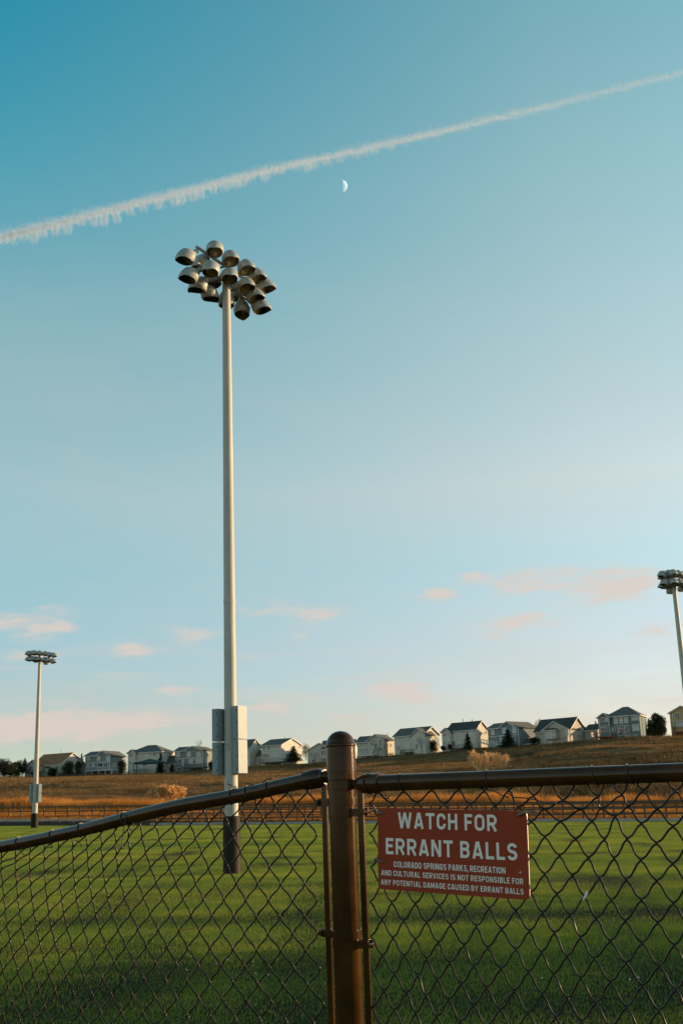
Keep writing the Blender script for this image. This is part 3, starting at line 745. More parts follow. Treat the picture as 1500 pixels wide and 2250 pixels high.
rowset(KL, 11, -2, -2, 360, 1810, s4, [(1228, 1782), (997, 1780), (757, 1763), (548, 1751), (325, 1753), (120, 1741)])
rowset(KL, 0, -17, -2, 0, 1810, s4, [(1383, 135), (1228, 70), (1145, 140), (1010, 185), (880, 215), (740, 222), (612, 222), (487, 225), (352, 285), (213, 300)])
rowset(KL, 1, -16, -2, 0, 1810, s4, [(1420, 258), (1247, 242), (1125, 235), (1015, 305), (882, 310), (750, 325), (618, 330), (482, 328), (343, 322), (215, 330)])
rowset(KL, 2, -15, -2, 0, 1810, s4, [(1468, 390), (1297, 380), (1155, 372), (1018, 415), (883, 417), (757, 427), (620, 437), (488, 437), (347, 433), (215, 420), (80, 410)])
rowset(KL, 3, -16, -2, 0, 1810, s4, [(1345, 522), (1180, 522), (1042, 535), (900, 547), (762, 545), (630, 555), (493, 555), (355, 550), (225, 533), (92, 525)])
rowset(KL, 4, -15, -2, 0, 1810, s4, [(1403, 668), (1230, 662), (1065, 675), (922, 683), (773, 675), (633, 677), (507, 676), (362, 673), (232, 662), (105, 652)])
rowset(KL, 5, -14, -2, 0, 1810, s4, [(1467, 818), (1288, 810), (1103, 816), (946, 823), (810, 817), (661, 812), (518, 797), (385, 798), (247, 795), (120, 783)])
rowset(KL, 6, -15, -2, 0, 1810, s4, [(1357, 961), (1166, 955), (993, 966), (844, 965), (696, 952), (539, 943), (405, 938), (272, 930), (140, 913), (4, 902)])
rowset(KL, 7, -14, -2, 0, 1810, s4, [(1437, 1112), (1246, 1110), (1068, 1110), (888, 1115), (738, 1102), (586, 1085), (432, 1083), (301, 1073), (165, 1056), (27, 1042)])
rowset(KL, 8, -15, -2, 0, 1810, s4, [(1334, 1266), (1143, 1266), (952, 1268), (790, 1256), (635, 1242), (478, 1228), (335, 1220), (200, 1207), (63, 1189)])
rowset(KL, 9, -14, -2, 0, 1810, s4, [(1427, 1418), (1229, 1408), (1033, 1412), (851, 1410), (697, 1402), (525, 1380), (380, 1375), (238, 1354), (97, 1338)])
rowset(KL, 10, -15, -2, 0, 1810, s4, [(1320, 1567), (1120, 1565), (935, 1568), (765, 1550), (589, 1541), (434, 1527), (290, 1509), (156, 1490), (11, 1471)])
rowset(KL, 11, -14, -2, 0, 1810, s4, [(1410, 1722), (1214, 1721), (1017, 1718), (842, 1709), (668, 1694), (504, 1680), (348, 1664), (207, 1644), (62, 1624)])
rowset(KL, -1, 0, -2, 440, 1520, 4.6875, [(1210, 1303), (980, 1305), (755, 1305), (562, 1302), (382, 1322), (180, 1335), (-10, 1350)])
rowset(KL, -2, -1, -2, 440, 1520, 4.6875, [(1092, 1150), (870, 1163), (642, 1162), (500, 1170)])
rowset(KL, -3, 0, -2, 440, 1520, 4.6875, [(1192, 1005), (992, 1023)])
KR = {}
rowset(KR, 0, 0, 2, 790, 1720, s4, [(100, 1085), (295, 1095), (510, 1105), (728, 1123), (957, 1140), (1183, 1147), (1428, 1165), (1673, 1188), (1926, 1208), (2166, 1240), (2430, 1265), (2727, 1280)])
rowset(KR, 1, 1, 2, 790, 1720, s4, [(205, 1250), (400, 1262), (613, 1277), (833, 1300), (1070, 1313), (1300, 1340), (1552, 1357), (1783, 1373), (2020, 1416), (2295, 1450), (2582, 1463), (2878, 1487)])
rowset(KR, 2, 0, 2, 790, 1720, s4, [(108, 1400), (305, 1418), (510, 1430), (717, 1462), (955, 1485), (1172, 1508), (1430, 1523), (1664, 1552), (1897, 1592), (2146, 1608), (2440, 1650), (2740, 1680)])
rowset(KR, 3, 1, 2, 790, 1720, s4, [(208, 1580), (405, 1580), (612, 1605), (823, 1645), (1043, 1677), (1293, 1702), (1545, 1732), (1775, 1750), (2022, 1788), (2292, 1822), (2587, 1858), (2895, 1893)])
rowset(KR, 4, 0, 2, 790, 1720, s4, [(120, 1730), (318, 1748), (536, 1757), (712, 1797), (930, 1838), (1162, 1873), (1413, 1903), (1672, 1932), (1901, 1978), (2160, 2015), (2443, 2050), (2740, 2088)])
rowset(KR, 5, 1, 2, 790, 1720, s4, [(225, 1903), (432, 1921), (607, 1950), (814, 1983), (1043, 2033), (1285, 2078), (1543, 2108), (1798, 2149), (2034, 2180)])
rowset(KR, -1, 13, 2, 790, 1720, s4, [(1564, 1005), (1803, 1017), (2058, 1040), (2304, 1075), (2578, 1072), (2870, 1102)])
rowset(KR, -2, 14, 2, 790, 1720, s4, [(1692, 833), (1947, 846), (2197, 875), (2441, 887), (2716, 897)])
rowset(KR, -3, 13, 2, 790, 1720, s4, [(1571, 668), (1827, 666), (2093, 686), (2328, 690), (2570, 706), (2864, 741)])
rowset(KR, -4, 14, 2, 790, 1720, s4, [(1692, 492), (1976, 512), (2240, 517), (2446, 512), (2716, 552)])
rowset(KR, -5, 13, 2, 790, 1720, s4, [(1568, 352), (1838, 352), (2126, 350), (2335, 300), (2577, 372), (2866, 398)])
rowset(KR, -6, 14, 2, 790, 1720, s4, [(1680, 240), (2025, 240), (2200, 235), (2460, 215), (2725, 240)])
rowset(KR, -6, 0, 2, 790, 1720, s4, [(95, 185), (290, 182), (523, 178), (773, 190), (1007, 195), (1240, 205), (1450, 222)])
rowset(KR, -7, 1, 2, 790, 1720, s4, [(160, 85), (400, 78), (660, 66), (906, 58), (1140, 75), (1370, 62), (1590, 120), (1860, 165), (2186, 125), (2400, 110), (2590, 70)])
KR[(0, -4)] = (790 + 95 / s4, 1720 + 460 / s4); KR[(0, -2)] = (790 + 105 / s4, 1720 + 772 / s4)

def lattice(K, onp, U):
    ks = list(K.keys()); ij = np.array(ks, float)
    uv = np.array([[np.dot(onp(*K[k]) - P0, U), onp(*K[k])[2]] for k in ks])
    def feats(a): i, j = a[:, 0] / 20, a[:, 1] / 8; return np.stack([np.ones_like(i), i, j, i * i, i * j, j * j], 1)
    cf, *_ = np.linalg.lstsq(feats(ij), uv, rcond=None); res = uv - feats(ij) @ cf
    lin = np.stack([np.ones(len(ij)), ij[:, 0], ij[:, 1]], 1); cl_, *_ = np.linalg.lstsq(lin, uv, rcond=None)
    lo, hi = ij.min(0), ij.max(0)
    dct = {k: uv[n] for n, k in enumerate(ks)}
    def get(i, j):
        if (i, j) in dct: return dct[(i, j)]
        q = np.array([[i, j]], float); c = np.clip(q, lo, hi); ex = (q - c)[0]
        base = (feats(c) @ cf)[0] + cl_[1] * ex[0] + cl_[2] * ex[1]
        d = np.hypot(ij[:, 0] - c[0, 0], ij[:, 1] - c[0, 1]); w = 1 / (d ** 3 + .02)
        return base + (w[:, None] * res).sum(0) / w.sum()
    return get, lo, hi
def weave(name, K, onp, U, Nn, i_from, i_to, u_min, u_max, rail_z, voff, label=None):
    get, lo, hi = lattice(K, onp, U)
    b = MB(); rg = np.random.RandomState(5)
    for m_ in range(i_from, i_to):
        pts = []
        knots = []
        j = -14
        while j < 36:
            i = m_ if (j - m_) % 2 == 0 else m_ + 1
            u, v = get(i, j)
            knots.append((u, v, i == m_, j)); j += 1
        run = []
        def flush():
            nonlocal run
            if len(run) >= 2:
                b.tube(run, .0025, 6, caps=True)
            run = []
        for a, c in zip(knots[:-1], knots[1:]):
            u0, v0, l0, j0 = a; u1, v1, l1, j1 = c
            if max(v0, v1) > rail_z(u0) + .03 and min(v0, v1) > rail_z(u0) - .004: flush(); continue
            if max(u0, u1) > u_max or min(u0, u1) < u_min or min(v0, v1) < .05: flush(); continue
            s_ = 1 if l0 else -1          # bulge of the coil: front when running right, back when running left
            L = math.hypot(u1 - u0, v1 - v0); ov = .0022
            # the bend hooks a little past the knot, round the neighbouring wire
            hx0 = (-ov if l0 else ov); hx1 = (-ov if l1 else ov)
            pu = np.array([-(v1 - v0), u1 - u0]) / (L + 1e-9)
            for t in (0, .10, .25, .5, .75, .90):
                e = math.sin(math.pi * t)
                bow = .0020 * math.sin(2 * math.pi * t) * s_
                u = u0 + (u1 - u0) * t + hx0 * max(0, 1 - t * 5) + hx1 * max(0, 1 - (1 - t) * 5) + pu[0] * bow
                v = v0 + (v1 - v0) * t + pu[1] * bow
                v = min(v, rail_z(u) + .004)
                p = P0 + U * u + Nn * (voff + s_ * .0034 * (e ** .5 if e > 0 else 0)); run.append((p[0], p[1], v))
        flush()
    return fbuild(b, name, M_wire, 60)
lus = np.array([np.dot(p - P0, UL) for p in lp]); lzs = np.array([p[2] for p in lp])
weave('chain_link_mesh', KL, onL, UL, NL, -52, 1, uL(716, 1850) - .004, 2.95, lambda u: float(np.interp(u, lus, lzs)), 0.0)
weave('chain_link_mesh', KR, onR, UR, NR, 0, 38, uR(795.5, 1850) - .004, 1.95, lambda u: float(ra[2]), 0.0)
# twisted ties round the rails
def tie(c, axis, r, ends, name='tie_wire'):
    axis = np.array(axis) / np.linalg.norm(axis); up = np.array([0, 0, 1.0]); s_ = np.cross(axis, up); s_ /= np.linalg.norm(s_); up = np.cross(s_, axis)
    b = MB(); pts = []
    for t in np.linspace(-2.6, 2.9, 26): pts.append(np.array(c) + r * (math.cos(t) * up + math.sin(t) * s_) + axis * .006 * t)
    b.tube(pts, .0017, 6)
    for e in ends: b.tube([np.array(q) for q in e], .0016, 6)
    fbuild(b, name, M_tie, 60)
def railL(px): 
    u = uL(px, 1780); z = float(np.interp(u, lus, lzs)); p = P0 + UL * u; return np.array([p[0], p[1], z])
def wl(pts, off=.024): return [onL(x, y, off) for x, y in pts]
tie(railL(274), ld, .0235, [wl([(274, 1786), (277, 1796), (274, 1812), (272, 1826), (268, 1850), (270, 1866)]), wl([(277, 1812), (284, 1818), (292, 1829), (296, 1822), (293, 1806)])])
tie(railL(512), ld, .0232, [wl([(500, 1722), (510, 1727), (521, 1731), (506, 1740)]), wl([(506, 1740), (514, 1732), (519, 1727)])])
tie(railL(545), ld, .0232, [wl([(537, 1720), (545, 1722), (557, 1723), (541, 1729)]), wl([(560, 1733), (553, 1724)])])
tie(railL(592), ld, .0232, [wl([(578, 1720), (586, 1712), (597, 1709), (590, 1716)])])
tie(railL(180), ld, .0232, [wl([(168, 1846), (176, 1852), (180, 1862)])])
tie(railL(118), ld, .0232, [wl([(112, 1852), (115, 1860), (108, 1862), (119, 1861)])])
tie(railL(45), ld, .0232, [wl([(43, 1866), (49, 1874), (55, 1880)])])
def wr(pts, off=.024): return [onR(x, y, off) for x, y in pts]
def railR(px): p = onR(px, 1722 - (px - 800) * .0357); return p
tie(railR(805), rdir, .0285, [wr([(800, 1700), (806, 1694), (812, 1698), (806, 1704)], .012)])
tie(railR(878), rdir, .0235, [wr([(838, 1742), (842, 1752), (848, 1755), (857, 1753)], .008)])
tie(railR(1068), rdir, .0235, [wr([(1062, 1733), (1072, 1737), (1086, 1738), (1098, 1745), (1107, 1750), (1118, 1752)], .008)])
tie(railR(1377), rdir, .0235, [wr([(1372, 1675), (1377, 1671), (1383, 1676)], .018)])
tie(railR(1300), rdir, .0235, [wr([(1112, 1741), (1128, 1752), (1150, 1753), (1176, 1757), (1200, 1764), (1222, 1766)], .006)])

# ------------------------------------------------------------------ the warning sign, wired to the mesh
M_signred = mat('sign_brown_red', (0.29, 0.046, 0.019), .65, col2=(.345, .060, .026), scale=7, spec=.08, detail=9)
M_signedge = mat('sign_aluminium', (0.55, 0.52, 0.48), .4, metal=.6, var=.05)
M_letter = mat('sign_white', (0.86, 0.78, 0.68), .6, var=.05, scale=40, spec=.2)
M_rust = mat('tie_grey', (0.16, 0.15, 0.13), .5, metal=.3, var=.3, scale=60)
so = .012
cTL, cTR, cBR, cBL = [onR(x, y, so) for x, y in ((833, 1775), (1164, 1783), (1157, 1977), (828, 1953))]
ex = (cTR - cTL) + (cBR - cBL); sw = np.linalg.norm(ex) / 2; ex /= np.linalg.norm(ex)
ey = np.cross(NR, ex); ey /= np.linalg.norm(ey)               # up in the plane of the sign
if ey[2] < 0: ey = -ey
sh_ = (np.linalg.norm(cTL - cBL) + np.linalg.norm(cTR - cBR)) / 2
sc_ = (cTL + cTR + cBR + cBL) / 4
sign = empty('warning_sign', tuple(sc_)); tag(sign, 'brown-red metal sign with white lettering warning of errant balls, wired to the chain-link fence', 'sign')
SM = Matrix(((ex[0], ey[0], NR[0]), (ex[1], ey[1], NR[1]), (ex[2], ey[2], NR[2]))).to_4x4()
sign.matrix_world = Matrix.Translation(Vector(sc_)) @ SM
hw, hh = sw / 2, sh_ / 2
def rrect(hw, hh, r, n=6):
    out = []
    for cx, cy, a0 in ((hw - r, hh - r, 0), (-hw + r, hh - r, 90), (-hw + r, -hh + r, 180), (hw - r, -hh + r, 270)):
        for k in range(n + 1): a = R_(a0 + 90 * k / n); out.append((cx + r * math.cos(a), cy + r * math.sin(a)))
    return out
b = MB(); rp = rrect(hw, hh, .011); n = len(rp)
b.add([(x, y, -.001) for x, y in rp] + [(x, y, .001) for x, y in rp], [list(range(n))[::-1]], 1)
b.f.append([n + q for q in range(n)]); b.mi.append(0)
for q in range(n): b.f.append([q, (q + 1) % n, n + (q + 1) % n, n + q]); b.mi.append(1)
b.build('panel', [M_signred, M_signedge], sign)
GW = dict(A=.66, B=.60, C=.60, D=.61, E=.52, F=.50, G=.62, H=.62, I=.20, K=.64, L=.50, M=.78, N=.64, O=.64, P=.58, R=.62, S=.59, T=.58, U=.61, V=.65, W=.96, Y=.64)
def arc(cx, cy, rx, ry, a0, a1, n=9): return [(cx + rx * math.cos(R_(a0 + (a1 - a0) * k / n)), cy + ry * math.sin(R_(a0 + (a1 - a0) * k / n))) for k in range(n + 1)]
def glyph(c, h):
    w = GW[c]; L, R, B, T = h, w - h, h, 1 - h; m = w / 2; rx = m - h; ry = .30 - h
    if c in 'OCGU':
        top = arc(m, .70, rx, ry, 0, 180); bot = arc(m, .30, rx, ry, 180, 360)
        if c == 'O': return [top + bot + [top[0], top[1]]]
        if c == 'U': return [[(L, 1), (L, .35)] + bot + [(R, 1)]]
        if c == 'C': return [[(R, .64)] + top + bot + [(R, .36)]]
        return [[(R, .66)] + top + bot + [(R, .30), (R, .47)], [(w, .455), (m * 1.02, .455)]]
    st = [[(L, 0), (L, 1)]]; x = .55 * w
    if c == 'B': return st + [[(L, T), (x, T)] + arc(x, (T + .52) / 2, R - x - .02, (T - .52) / 2, 90, -90) + [(L, .52)], [(L, .52), (x, .52)] + arc(x, (B + .52) / 2, R - x, (.52 - B) / 2, 90, -90) + [(L, B)]]
    if c == 'D': return st + [[(L, T), (x * .8, T)] + arc(x * .8, .70, R - x * .8, .30 - h, 90, 0) + arc(x * .8, .30, R - x * .8, .30 - h, 0, -90) + [(L, B)]]
    if c in 'PR':
        z = .44; bowl = [(L, T), (x, T)] + arc(x, (T + z) / 2, R - x, (T - z) / 2, 90, -90) + [(L, z)]
        return st + [bowl] + ([[(x * .95, z), (R + h * .1, 0)]] if c == 'R' else [])
    if c == 'E': return st + [[(L, T), (w, T)], [(L, .52), (w * .9, .52)], [(L, B), (w, B)]]
    if c == 'F': return st + [[(L, T), (w, T)], [(L, .50), (w * .9, .50)]]
    if c == 'L': return st + [[(L, B), (w, B)]]
    if c == 'I': return [[(m, 0), (m, 1)]]
    if c == 'H': return st + [[(R, 0), (R, 1)], [(L, .51), (R, .51)]]
    if c == 'T': return [[(m, 0), (m, 1)], [(0, T), (w, T)]]
    if c == 'K': return st + [[(w - h * 1.2, 1), (L, .36)], [(w * .40, .56), (w - h, 0)]]
    if c == 'N': return st + [[(R, 0), (R, 1)], [(L * 1.1, 1), (R - h * .1, 0)]]
    if c == 'M': return st + [[(R, 0), (R, 1)], [(L * 1.1, 1), (m, .16)], [(R - h * .1, 1), (m, .16)]]
    if c == 'A': return [[(h * .95, 0), (m - h * .25, 1)], [(w - h * .95, 0), (m + h * .25, 1)], [(w * .22, .25), (w * .78, .25)]]
    if c == 'V': return [[(h * .95, 1), (m - h * .2, 0)], [(w - h * .95, 1), (m + h * .2, 0)]]
    if c == 'W': return [[(h * .95, 1), (w * .27, 0)], [(w * .27, 0), (m, 1)], [(m, 1), (w * .73, 0)], [(w * .73, 0), (w - h * .95, 1)]]
    if c == 'Y': return [[(h * .95, 1), (m, .40)], [(w - h * .95, 1), (m, .40)], [(m, 0), (m, .46)]]
    if c == 'S':
        r2 = (T - .505) / 2
        return [arc(m, T - r2, rx, r2, 12, 90, 5) + arc(m, T - r2, rx, r2, 108, 250, 8) + arc(m, B + r2, rx, r2, 70, -90, 9) + arc(m, B + r2, rx, r2, -108, -168, 5)]
    return []
def line_text(txt, x0, x1, y0, y1, h):
    b = MB(); X = 0; spc = .13; cells = []
    for c in txt:
        if c == ' ': X += .30; continue
        if c == ',': cells.append((c, X - .02)); X += .17; continue
        cells.append((c, X)); X += GW[c] + spc
    tot = X - spc; z = .0013
    def put(x, y): return (-hw + (x0 + x / tot * (x1 - x0)) * 2 * hw, hh - (y1 + y * (y0 - y1)) * 2 * hh)
    kx = (x1 - x0) * 2 * hw / tot; ky = (y1 - y0) * 2 * hh
    for c, X in cells:
        if c == ',': strokes = [[(.09, .17), (.08, -.02), (.03, -.16)]]; 
        else: strokes = glyph(c, h)
        for q, st in enumerate(strokes):
            P = [np.array((X + x, y)) * (kx, ky) for x, y in st]; P = [p for k, p in enumerate(P) if k == 0 or np.linalg.norm(p - P[k - 1]) > 1e-6]; hs = h * ky; n = len(P); Lf, Rt = [], []
            for k in range(n):
                d0 = P[k] - P[k - 1] if k else P[1] - P[0]; d1 = P[k + 1] - P[k] if k < n - 1 else d0
                d0 = d0 / (np.linalg.norm(d0) + 1e-12); d1 = d1 / (np.linalg.norm(d1) + 1e-12); nn = np.array((-(d0 + d1)[1], (d0 + d1)[0])); nn /= np.linalg.norm(nn) + 1e-12
                f = hs / max(.5, abs(np.dot(nn, (-d0[1], d0[0])))); Lf.append(P[k] + nn * f); Rt.append(P[k] - nn * f)
            def W3(p): a = put(p[0] / kx, p[1] / ky); return (a[0], a[1], z + q * .00006)
            b.add([W3(p) for p in Lf] + [W3(p) for p in Rt], [(k, n + k, n + k + 1, k + 1) for k in range(n - 1)])
    return b.build('lettering', M_letter, sign)
line_text('WATCH FOR', .145, .812, .050, .243, .090)
line_text('ERRANT BALLS', .056, .934, .370, .567, .090)
line_text('COLORADO SPRINGS PARKS, RECREATION', .113, .856, .650, .722, .082)
line_text('AND CULTURAL SERVICES IS NOT RESPONSIBLE FOR', .022, .963, .764, .830, .082)
line_text('ANY POTENTIAL DAMAGE CAUSED BY ERRANT BALLS', .020, .963, .878, .943, .082)
def stie(pts, m=M_rust, r=.0022):
    b = MB(); b.tube([(-hw + x * 2 * hw, hh - y * 2 * hh, z) for x, y, z in pts], r, 6); autosmooth(b.build('cable_tie', m, sign), 60)
stie([(-.055, -.02, -.012), (-.03, .02, -.004), (.0, .045, .004), (.03, .06, .005), (.04, .075, .001)], r=.003)
stie([(.945, .05, .001), (.955, .045, .005), (.98, .02, .006), (1.01, .0, .003), (1.05, .01, -.008)], r=.0028)
stie([(-.045, .66, -.01), (-.02, .625, -.003), (.005, .645, .004), (.03, .665, .005), (.045, .665, .002)], r=.0022)
b = MB(); b.lathe([(.0032, .001), (.003, .0025), (.001, .0035)], 12, origin=(-hw + .948 * 2 * hw, hh - .70 * 2 * hh, 0)); autosmooth(b.build('rivet', M_signedge, sign), 60)

# scrap of plastic caught on the mesh
q = [onR(x, y, .009) for x, y in ((1287, 1957), (1288, 1962), (1285, 1969), (1281, 1976), (1279, 1979))]
b = MB(); wd = [.002, .0075, .0065, .0045, .001]
for p, w_ in zip(q, wd):
    for s_ in (-1, 1):
        for o in (0, .0006): r_ = p + UR * s_ * w_ * .6 + NR * (o + .002 * s_); b.v.append(tuple(r_))
for i in range(len(q) - 1):
    A = i * 4; b.f += [[A, A + 2, A + 6, A + 4], [A + 1, A + 5, A + 7, A + 3], [A, A + 4, A + 5, A + 1], [A + 2, A + 3, A + 7, A + 6]]; b.mi += [0] * 4
o = b.build('plastic_scrap', mat('white_plastic', (.62, .62, .58), .5, var=.1, scale=30), origin=tuple(q[2]), loc=tuple(q[2]))
tag(o, 'small white scrap of plastic caught in the fence mesh right of the sign', 'litter')

# ------------------------------------------------------------------ houses on the ridge
def siding(name, col, seed=0):
    M = mat(name, col, .8, var=.06, scale=.8, spec=.2, seed=seed)
    nt = M.node_tree; N = nt.nodes; L = nt.links
    t = N.new('ShaderNodeTexCoord'); sp = N.new('ShaderNodeSeparateXYZ'); L.new(t.outputs['Object'], sp.inputs[0])
    mm = N.new('ShaderNodeMath'); mm.operation = 'MULTIPLY'; mm.inputs[1].default_value = 1 / .2; L.new(sp.outputs[2], mm.inputs[0])
    fr = N.new('ShaderNodeMath'); fr.operation = 'FRACT'; L.new(mm.outputs[0], fr.inputs[0])
    bp = N.new('ShaderNodeBump'); bp.inputs['Strength'].default_value = .5; bp.inputs['Distance'].default_value = .03
    L.new(fr.outputs[0], bp.inputs['Height']); L.new(bp.outputs[0], N['Principled BSDF'].inputs['Normal'])
    return M
W_CREAM = siding('cream_siding', (.47, .43, .34)); W_WHITE = siding('white_siding', (.56, .52, .43)); W_GREY = siding('grey_siding', (.23, .235, .21))
W_BLUE = siding('bluegrey_siding', (.19, .215, .215)); W_GREEN = siding('green_siding', (.15, .205, .185)); W_TAUPE = siding('taupe_siding', (.30, .29, .25)); W_YEL = siding('yellow_siding', (.50, .36, .14))
W_SHADE = siding('brick_base', (.22, .20, .17))
R_DARK = mat('dark_shingles', (.045, .048, .040), .9, var=.3, scale=2.5, stretch=(1, 1, 3), bump=.4)
R_GREY = mat('grey_shingles', (.095, .095, .08), .9, var=.25, scale=2.5, stretch=(1, 1, 3), bump=.4)
R_BROWN = mat('brown_shingles', (.26, .12, .045), .9, var=.25, scale=2.5, stretch=(1, 1, 3), bump=.4)
M_trim = mat('white_trim', (.55, .54, .48), .6, var=.05)
M_deck = mat('deck_timber', (.10, .07, .045), .85, var=.25)
M_deckw = mat('white_deck', (.55, .55, .50), .7, var=.08)
M_red = mat('red_deck', (.22, .07, .035), .8, var=.2)
def pane_mat(name, col, rough):
    M = mat(name, col, rough, var=.2, scale=.9, spec=.8); return M
G_DARK = pane_mat('dark_pane', (.03, .04, .045), .08); G_PALE = pane_mat('blind_pane', (.42, .43, .40), .25)
M_canopy = mat('gazebo_canopy', (.03, .05, .045), .8)

def K2(x, y): return (x / 5, 1400 + y / 5)
def K3(x, y): return (150 + x / 4.286, 1600 + y / 4.286)
def K4(x, y): return (440 + x / 4.6875, 1520 + y / 4.6875)
def K5(x, y): return (750 + x / 3.947, 1540 + y / 3.947)
def K6(x, y): return (1120 + x / 3.947, 1520 + y / 3.947)
def K8(x, y): return (680 + x / 7.03, 1580 + y / 7.03)

def slab3(b, quad, th=.16, k=0):
    q = [np.array(p, float) for p in quad]; n = np.cross(q[1] - q[0], q[2] - q[0]); n /= np.linalg.norm(n)
    if n[2] < 0: n = -n
    up = [p + n * th for p in q]
    b.add([tuple(p) for p in q + up], [(3, 2, 1, 0), (4, 5, 6, 7), (0, 1, 5, 4), (1, 2, 6, 5), (2, 3, 7, 6), (3, 0, 4, 7)], k)

class House:
    def __init__(s, label, D, phi, K, x0, yb, xc, x2, group='houses along the ridge'):
        s.K = K; px, py = K(x0, yb); A = at_d(px, py, D); s.A = A
        a = math.atan2(A[0], A[1]) + R_(phi)
        s.ey = np.array([math.sin(a), math.cos(a), 0]); s.ex = np.array([math.cos(a), -math.sin(a), 0])
        s.root = empty('house', tuple(A), -a); tag(s.root, label, 'house', group)
        s.walls = MB(); s.roofs = MB(); s.trims = MB()
        s.Xc = s.F(xc, yb)[0]; s.Dp = s.SD(x2, yb)[0] if x2 else 9.0
    def F(s, x, y, w=0.0):            # photo pixel -> X, Z on the facade plane set back by w
        p = on_plane(*s.K(x, y), s.A + s.ey * w, s.ey) - s.A
        return float(np.dot(p, s.ex)), float(p[2])
    def SD(s, x, y, X=None):          # photo pixel -> depth, Z on the right-hand side wall
        X = s.Xc if X is None else X
        p = on_plane(*s.K(x, y), s.A + s.ex * X, s.ex) - s.A
        return float(np.dot(p, s.ey)), float(p[2])
    def body(s, kind, X0, X1, W0, W1, ZE, ZR, zb=-2.0, oh=.35):
        b, r = s.walls, s.roofs
        b.box((X0, W0, zb), (X1, W1, ZE))
        t = .16
        if kind == 'side':
            wm = (W0 + W1) / 2
            for X in (X0, X1): b.add([(X, W0, ZE), (X, W1, ZE), (X, wm, ZR)], [(0, 1, 2)])
            g = (ZR - ZE) / (wm - W0)
            slab3(r, [(X0 - oh, W0 - oh, ZE - g * oh), (X1 + oh, W0 - oh, ZE - g * oh), (X1 + oh, wm, ZR), (X0 - oh, wm, ZR)], t)
            slab3(r, [(X0 - oh, W1 + oh, ZE - g * oh), (X1 + oh, W1 + oh, ZE - g * oh), (X1 + oh, wm, ZR), (X0 - oh, wm, ZR)], t)
            s.trims.box((X0 - oh, W0 - oh - .06, ZE - g * oh - .12), (X1 + oh, W0 - oh - .003, ZE - g * oh + .10))
            for sg in (1,):
                for (wa, wb) in ((W0 - oh, wm), (W1 + oh, wm)):
                    za = ZE - g * oh
                    s.trims.add([(X1 + oh + .003, wa, za - .12), (X1 + oh + .06, wa, za - .12), (X1 + oh + .06, wb, ZR - .12), (X1 + oh + .003, wb, ZR - .12),
                                 (X1 + oh + .003, wa, za + .10), (X1 + oh + .06, wa, za + .10), (X1 + oh + .06, wb, ZR + .10), (X1 + oh + .003, wb, ZR + .10)],
                                [(0, 1, 2, 3), (7, 6, 5, 4), (0, 4, 5, 1), (1, 5, 6, 2), (2, 6, 7, 3), (3, 7, 4, 0)])
        elif kind == 'front':
            xm = (X0 + X1) / 2
            for Wq in (W0, W1): b.add([(X0, Wq, ZE), (X1, Wq, ZE), (xm, Wq, ZR)], [(0, 1, 2)])
            g = (ZR - ZE) / (xm - X0)
            for X, e in ((X0, -oh), (X1, oh)):
                slab3(r, [(X + e, W0 - oh, ZE - g * oh), (X + e, W1 + oh, ZE - g * oh), (xm, W1 + oh, ZR), (xm, W0 - oh, ZR)], t)
                za = ZE - g * oh; f = W0 - oh
                s.trims.add([(X + e, f - .06, za - .12), (xm, f - .06, ZR - .12), (xm, f - .003, ZR - .12), (X + e, f - .003, za - .12),
                             (X + e, f - .06, za + .12), (xm, f - .06, ZR + .12), (xm, f - .003, ZR + .12), (X + e, f - .003, za + .12)],
                            [(0, 3, 2, 1), (4, 5, 6, 7), (0, 1, 5, 4), (1, 2, 6, 5), (2, 3, 7, 6), (3, 0, 4, 7)])
        elif kind == 'hip':
            dx = min((W1 - W0) / 2, (X1 - X0) * .42); wm = (W0 + W1) / 2
            a0, a1, b0, b1 = X0 - oh, X1 + oh, W0 - oh, W1 + oh
            zE = ZE - .12
            vs = [(a0, b0, zE), (a1, b0, zE), (a1, b1, zE), (a0, b1, zE), (a0, b0, zE + .18), (a1, b0, zE + .18), (a1, b1, zE + .18), (a0, b1, zE + .18), (X0 + dx, wm, ZR), (X1 - dx, wm, ZR)]
            r.add(vs, [(3, 2, 1, 0), (0, 1, 5, 4), (1, 2, 6, 5), (2, 3, 7, 6), (3, 0, 4, 7), (4, 5, 9, 8), (5, 6, 9), (6, 7, 8, 9), (7, 4, 8)])
            s.trims.box((a0, b0 - .06, zE - .05), (a1, b0 - .003, zE + .17)); s.trims.box((a1 + .003, b0, zE - .05), (a1 + .06, b1, zE + .17))
    def win(s, xa, ya, xb, yb, pale=False, w=0.0, side=False, bars=1, X=None, frame=None, nm='window'):
        if side:
            (a, z1) = s.SD(xa, ya, X); (c, z0) = s.SD(xb, yb, X)
        else:
            (a, z1) = s.F(xa, ya, w); (c, z0) = s.F(xb, yb, w)
        a, c = min(a, c), max(a, c); z0, z1 = min(z0, z1), max(z0, z1)
        Xp = s.Xc if X is None else X
        def P(u, v, o): return (Xp + o, u, v) if side else (u, w - o, v)
        f = MB(); t = .11
        def bar(u0, u1, v0, v1, o0, o1):
            p = [P(u0, v0, o0), P(u1, v1, o1)]
            f.box(tuple(min(p[0][i], p[1][i]) for i in range(3)), tuple(max(p[0][i], p[1][i]) for i in range(3)))
        bar(a - t, a, z0 - t, z1 + t, -.05, .09); bar(c, c + t, z0 - t, z1 + t, -.05, .09); bar(a, c, z0 - t, z0, -.05, .09); bar(a, c, z1, z1 + t, -.05, .09)
        for k in range(1, bars + 1):
            u = a + (c - a) * k / (bars + 1); bar(u - .035, u + .035, z0, z1, -.02, .06)
        fo = f.build(nm, frame or M_trim, s.root)
        g = MB(); p = [P(a, z0, -.04), P(c, z1, .03)]
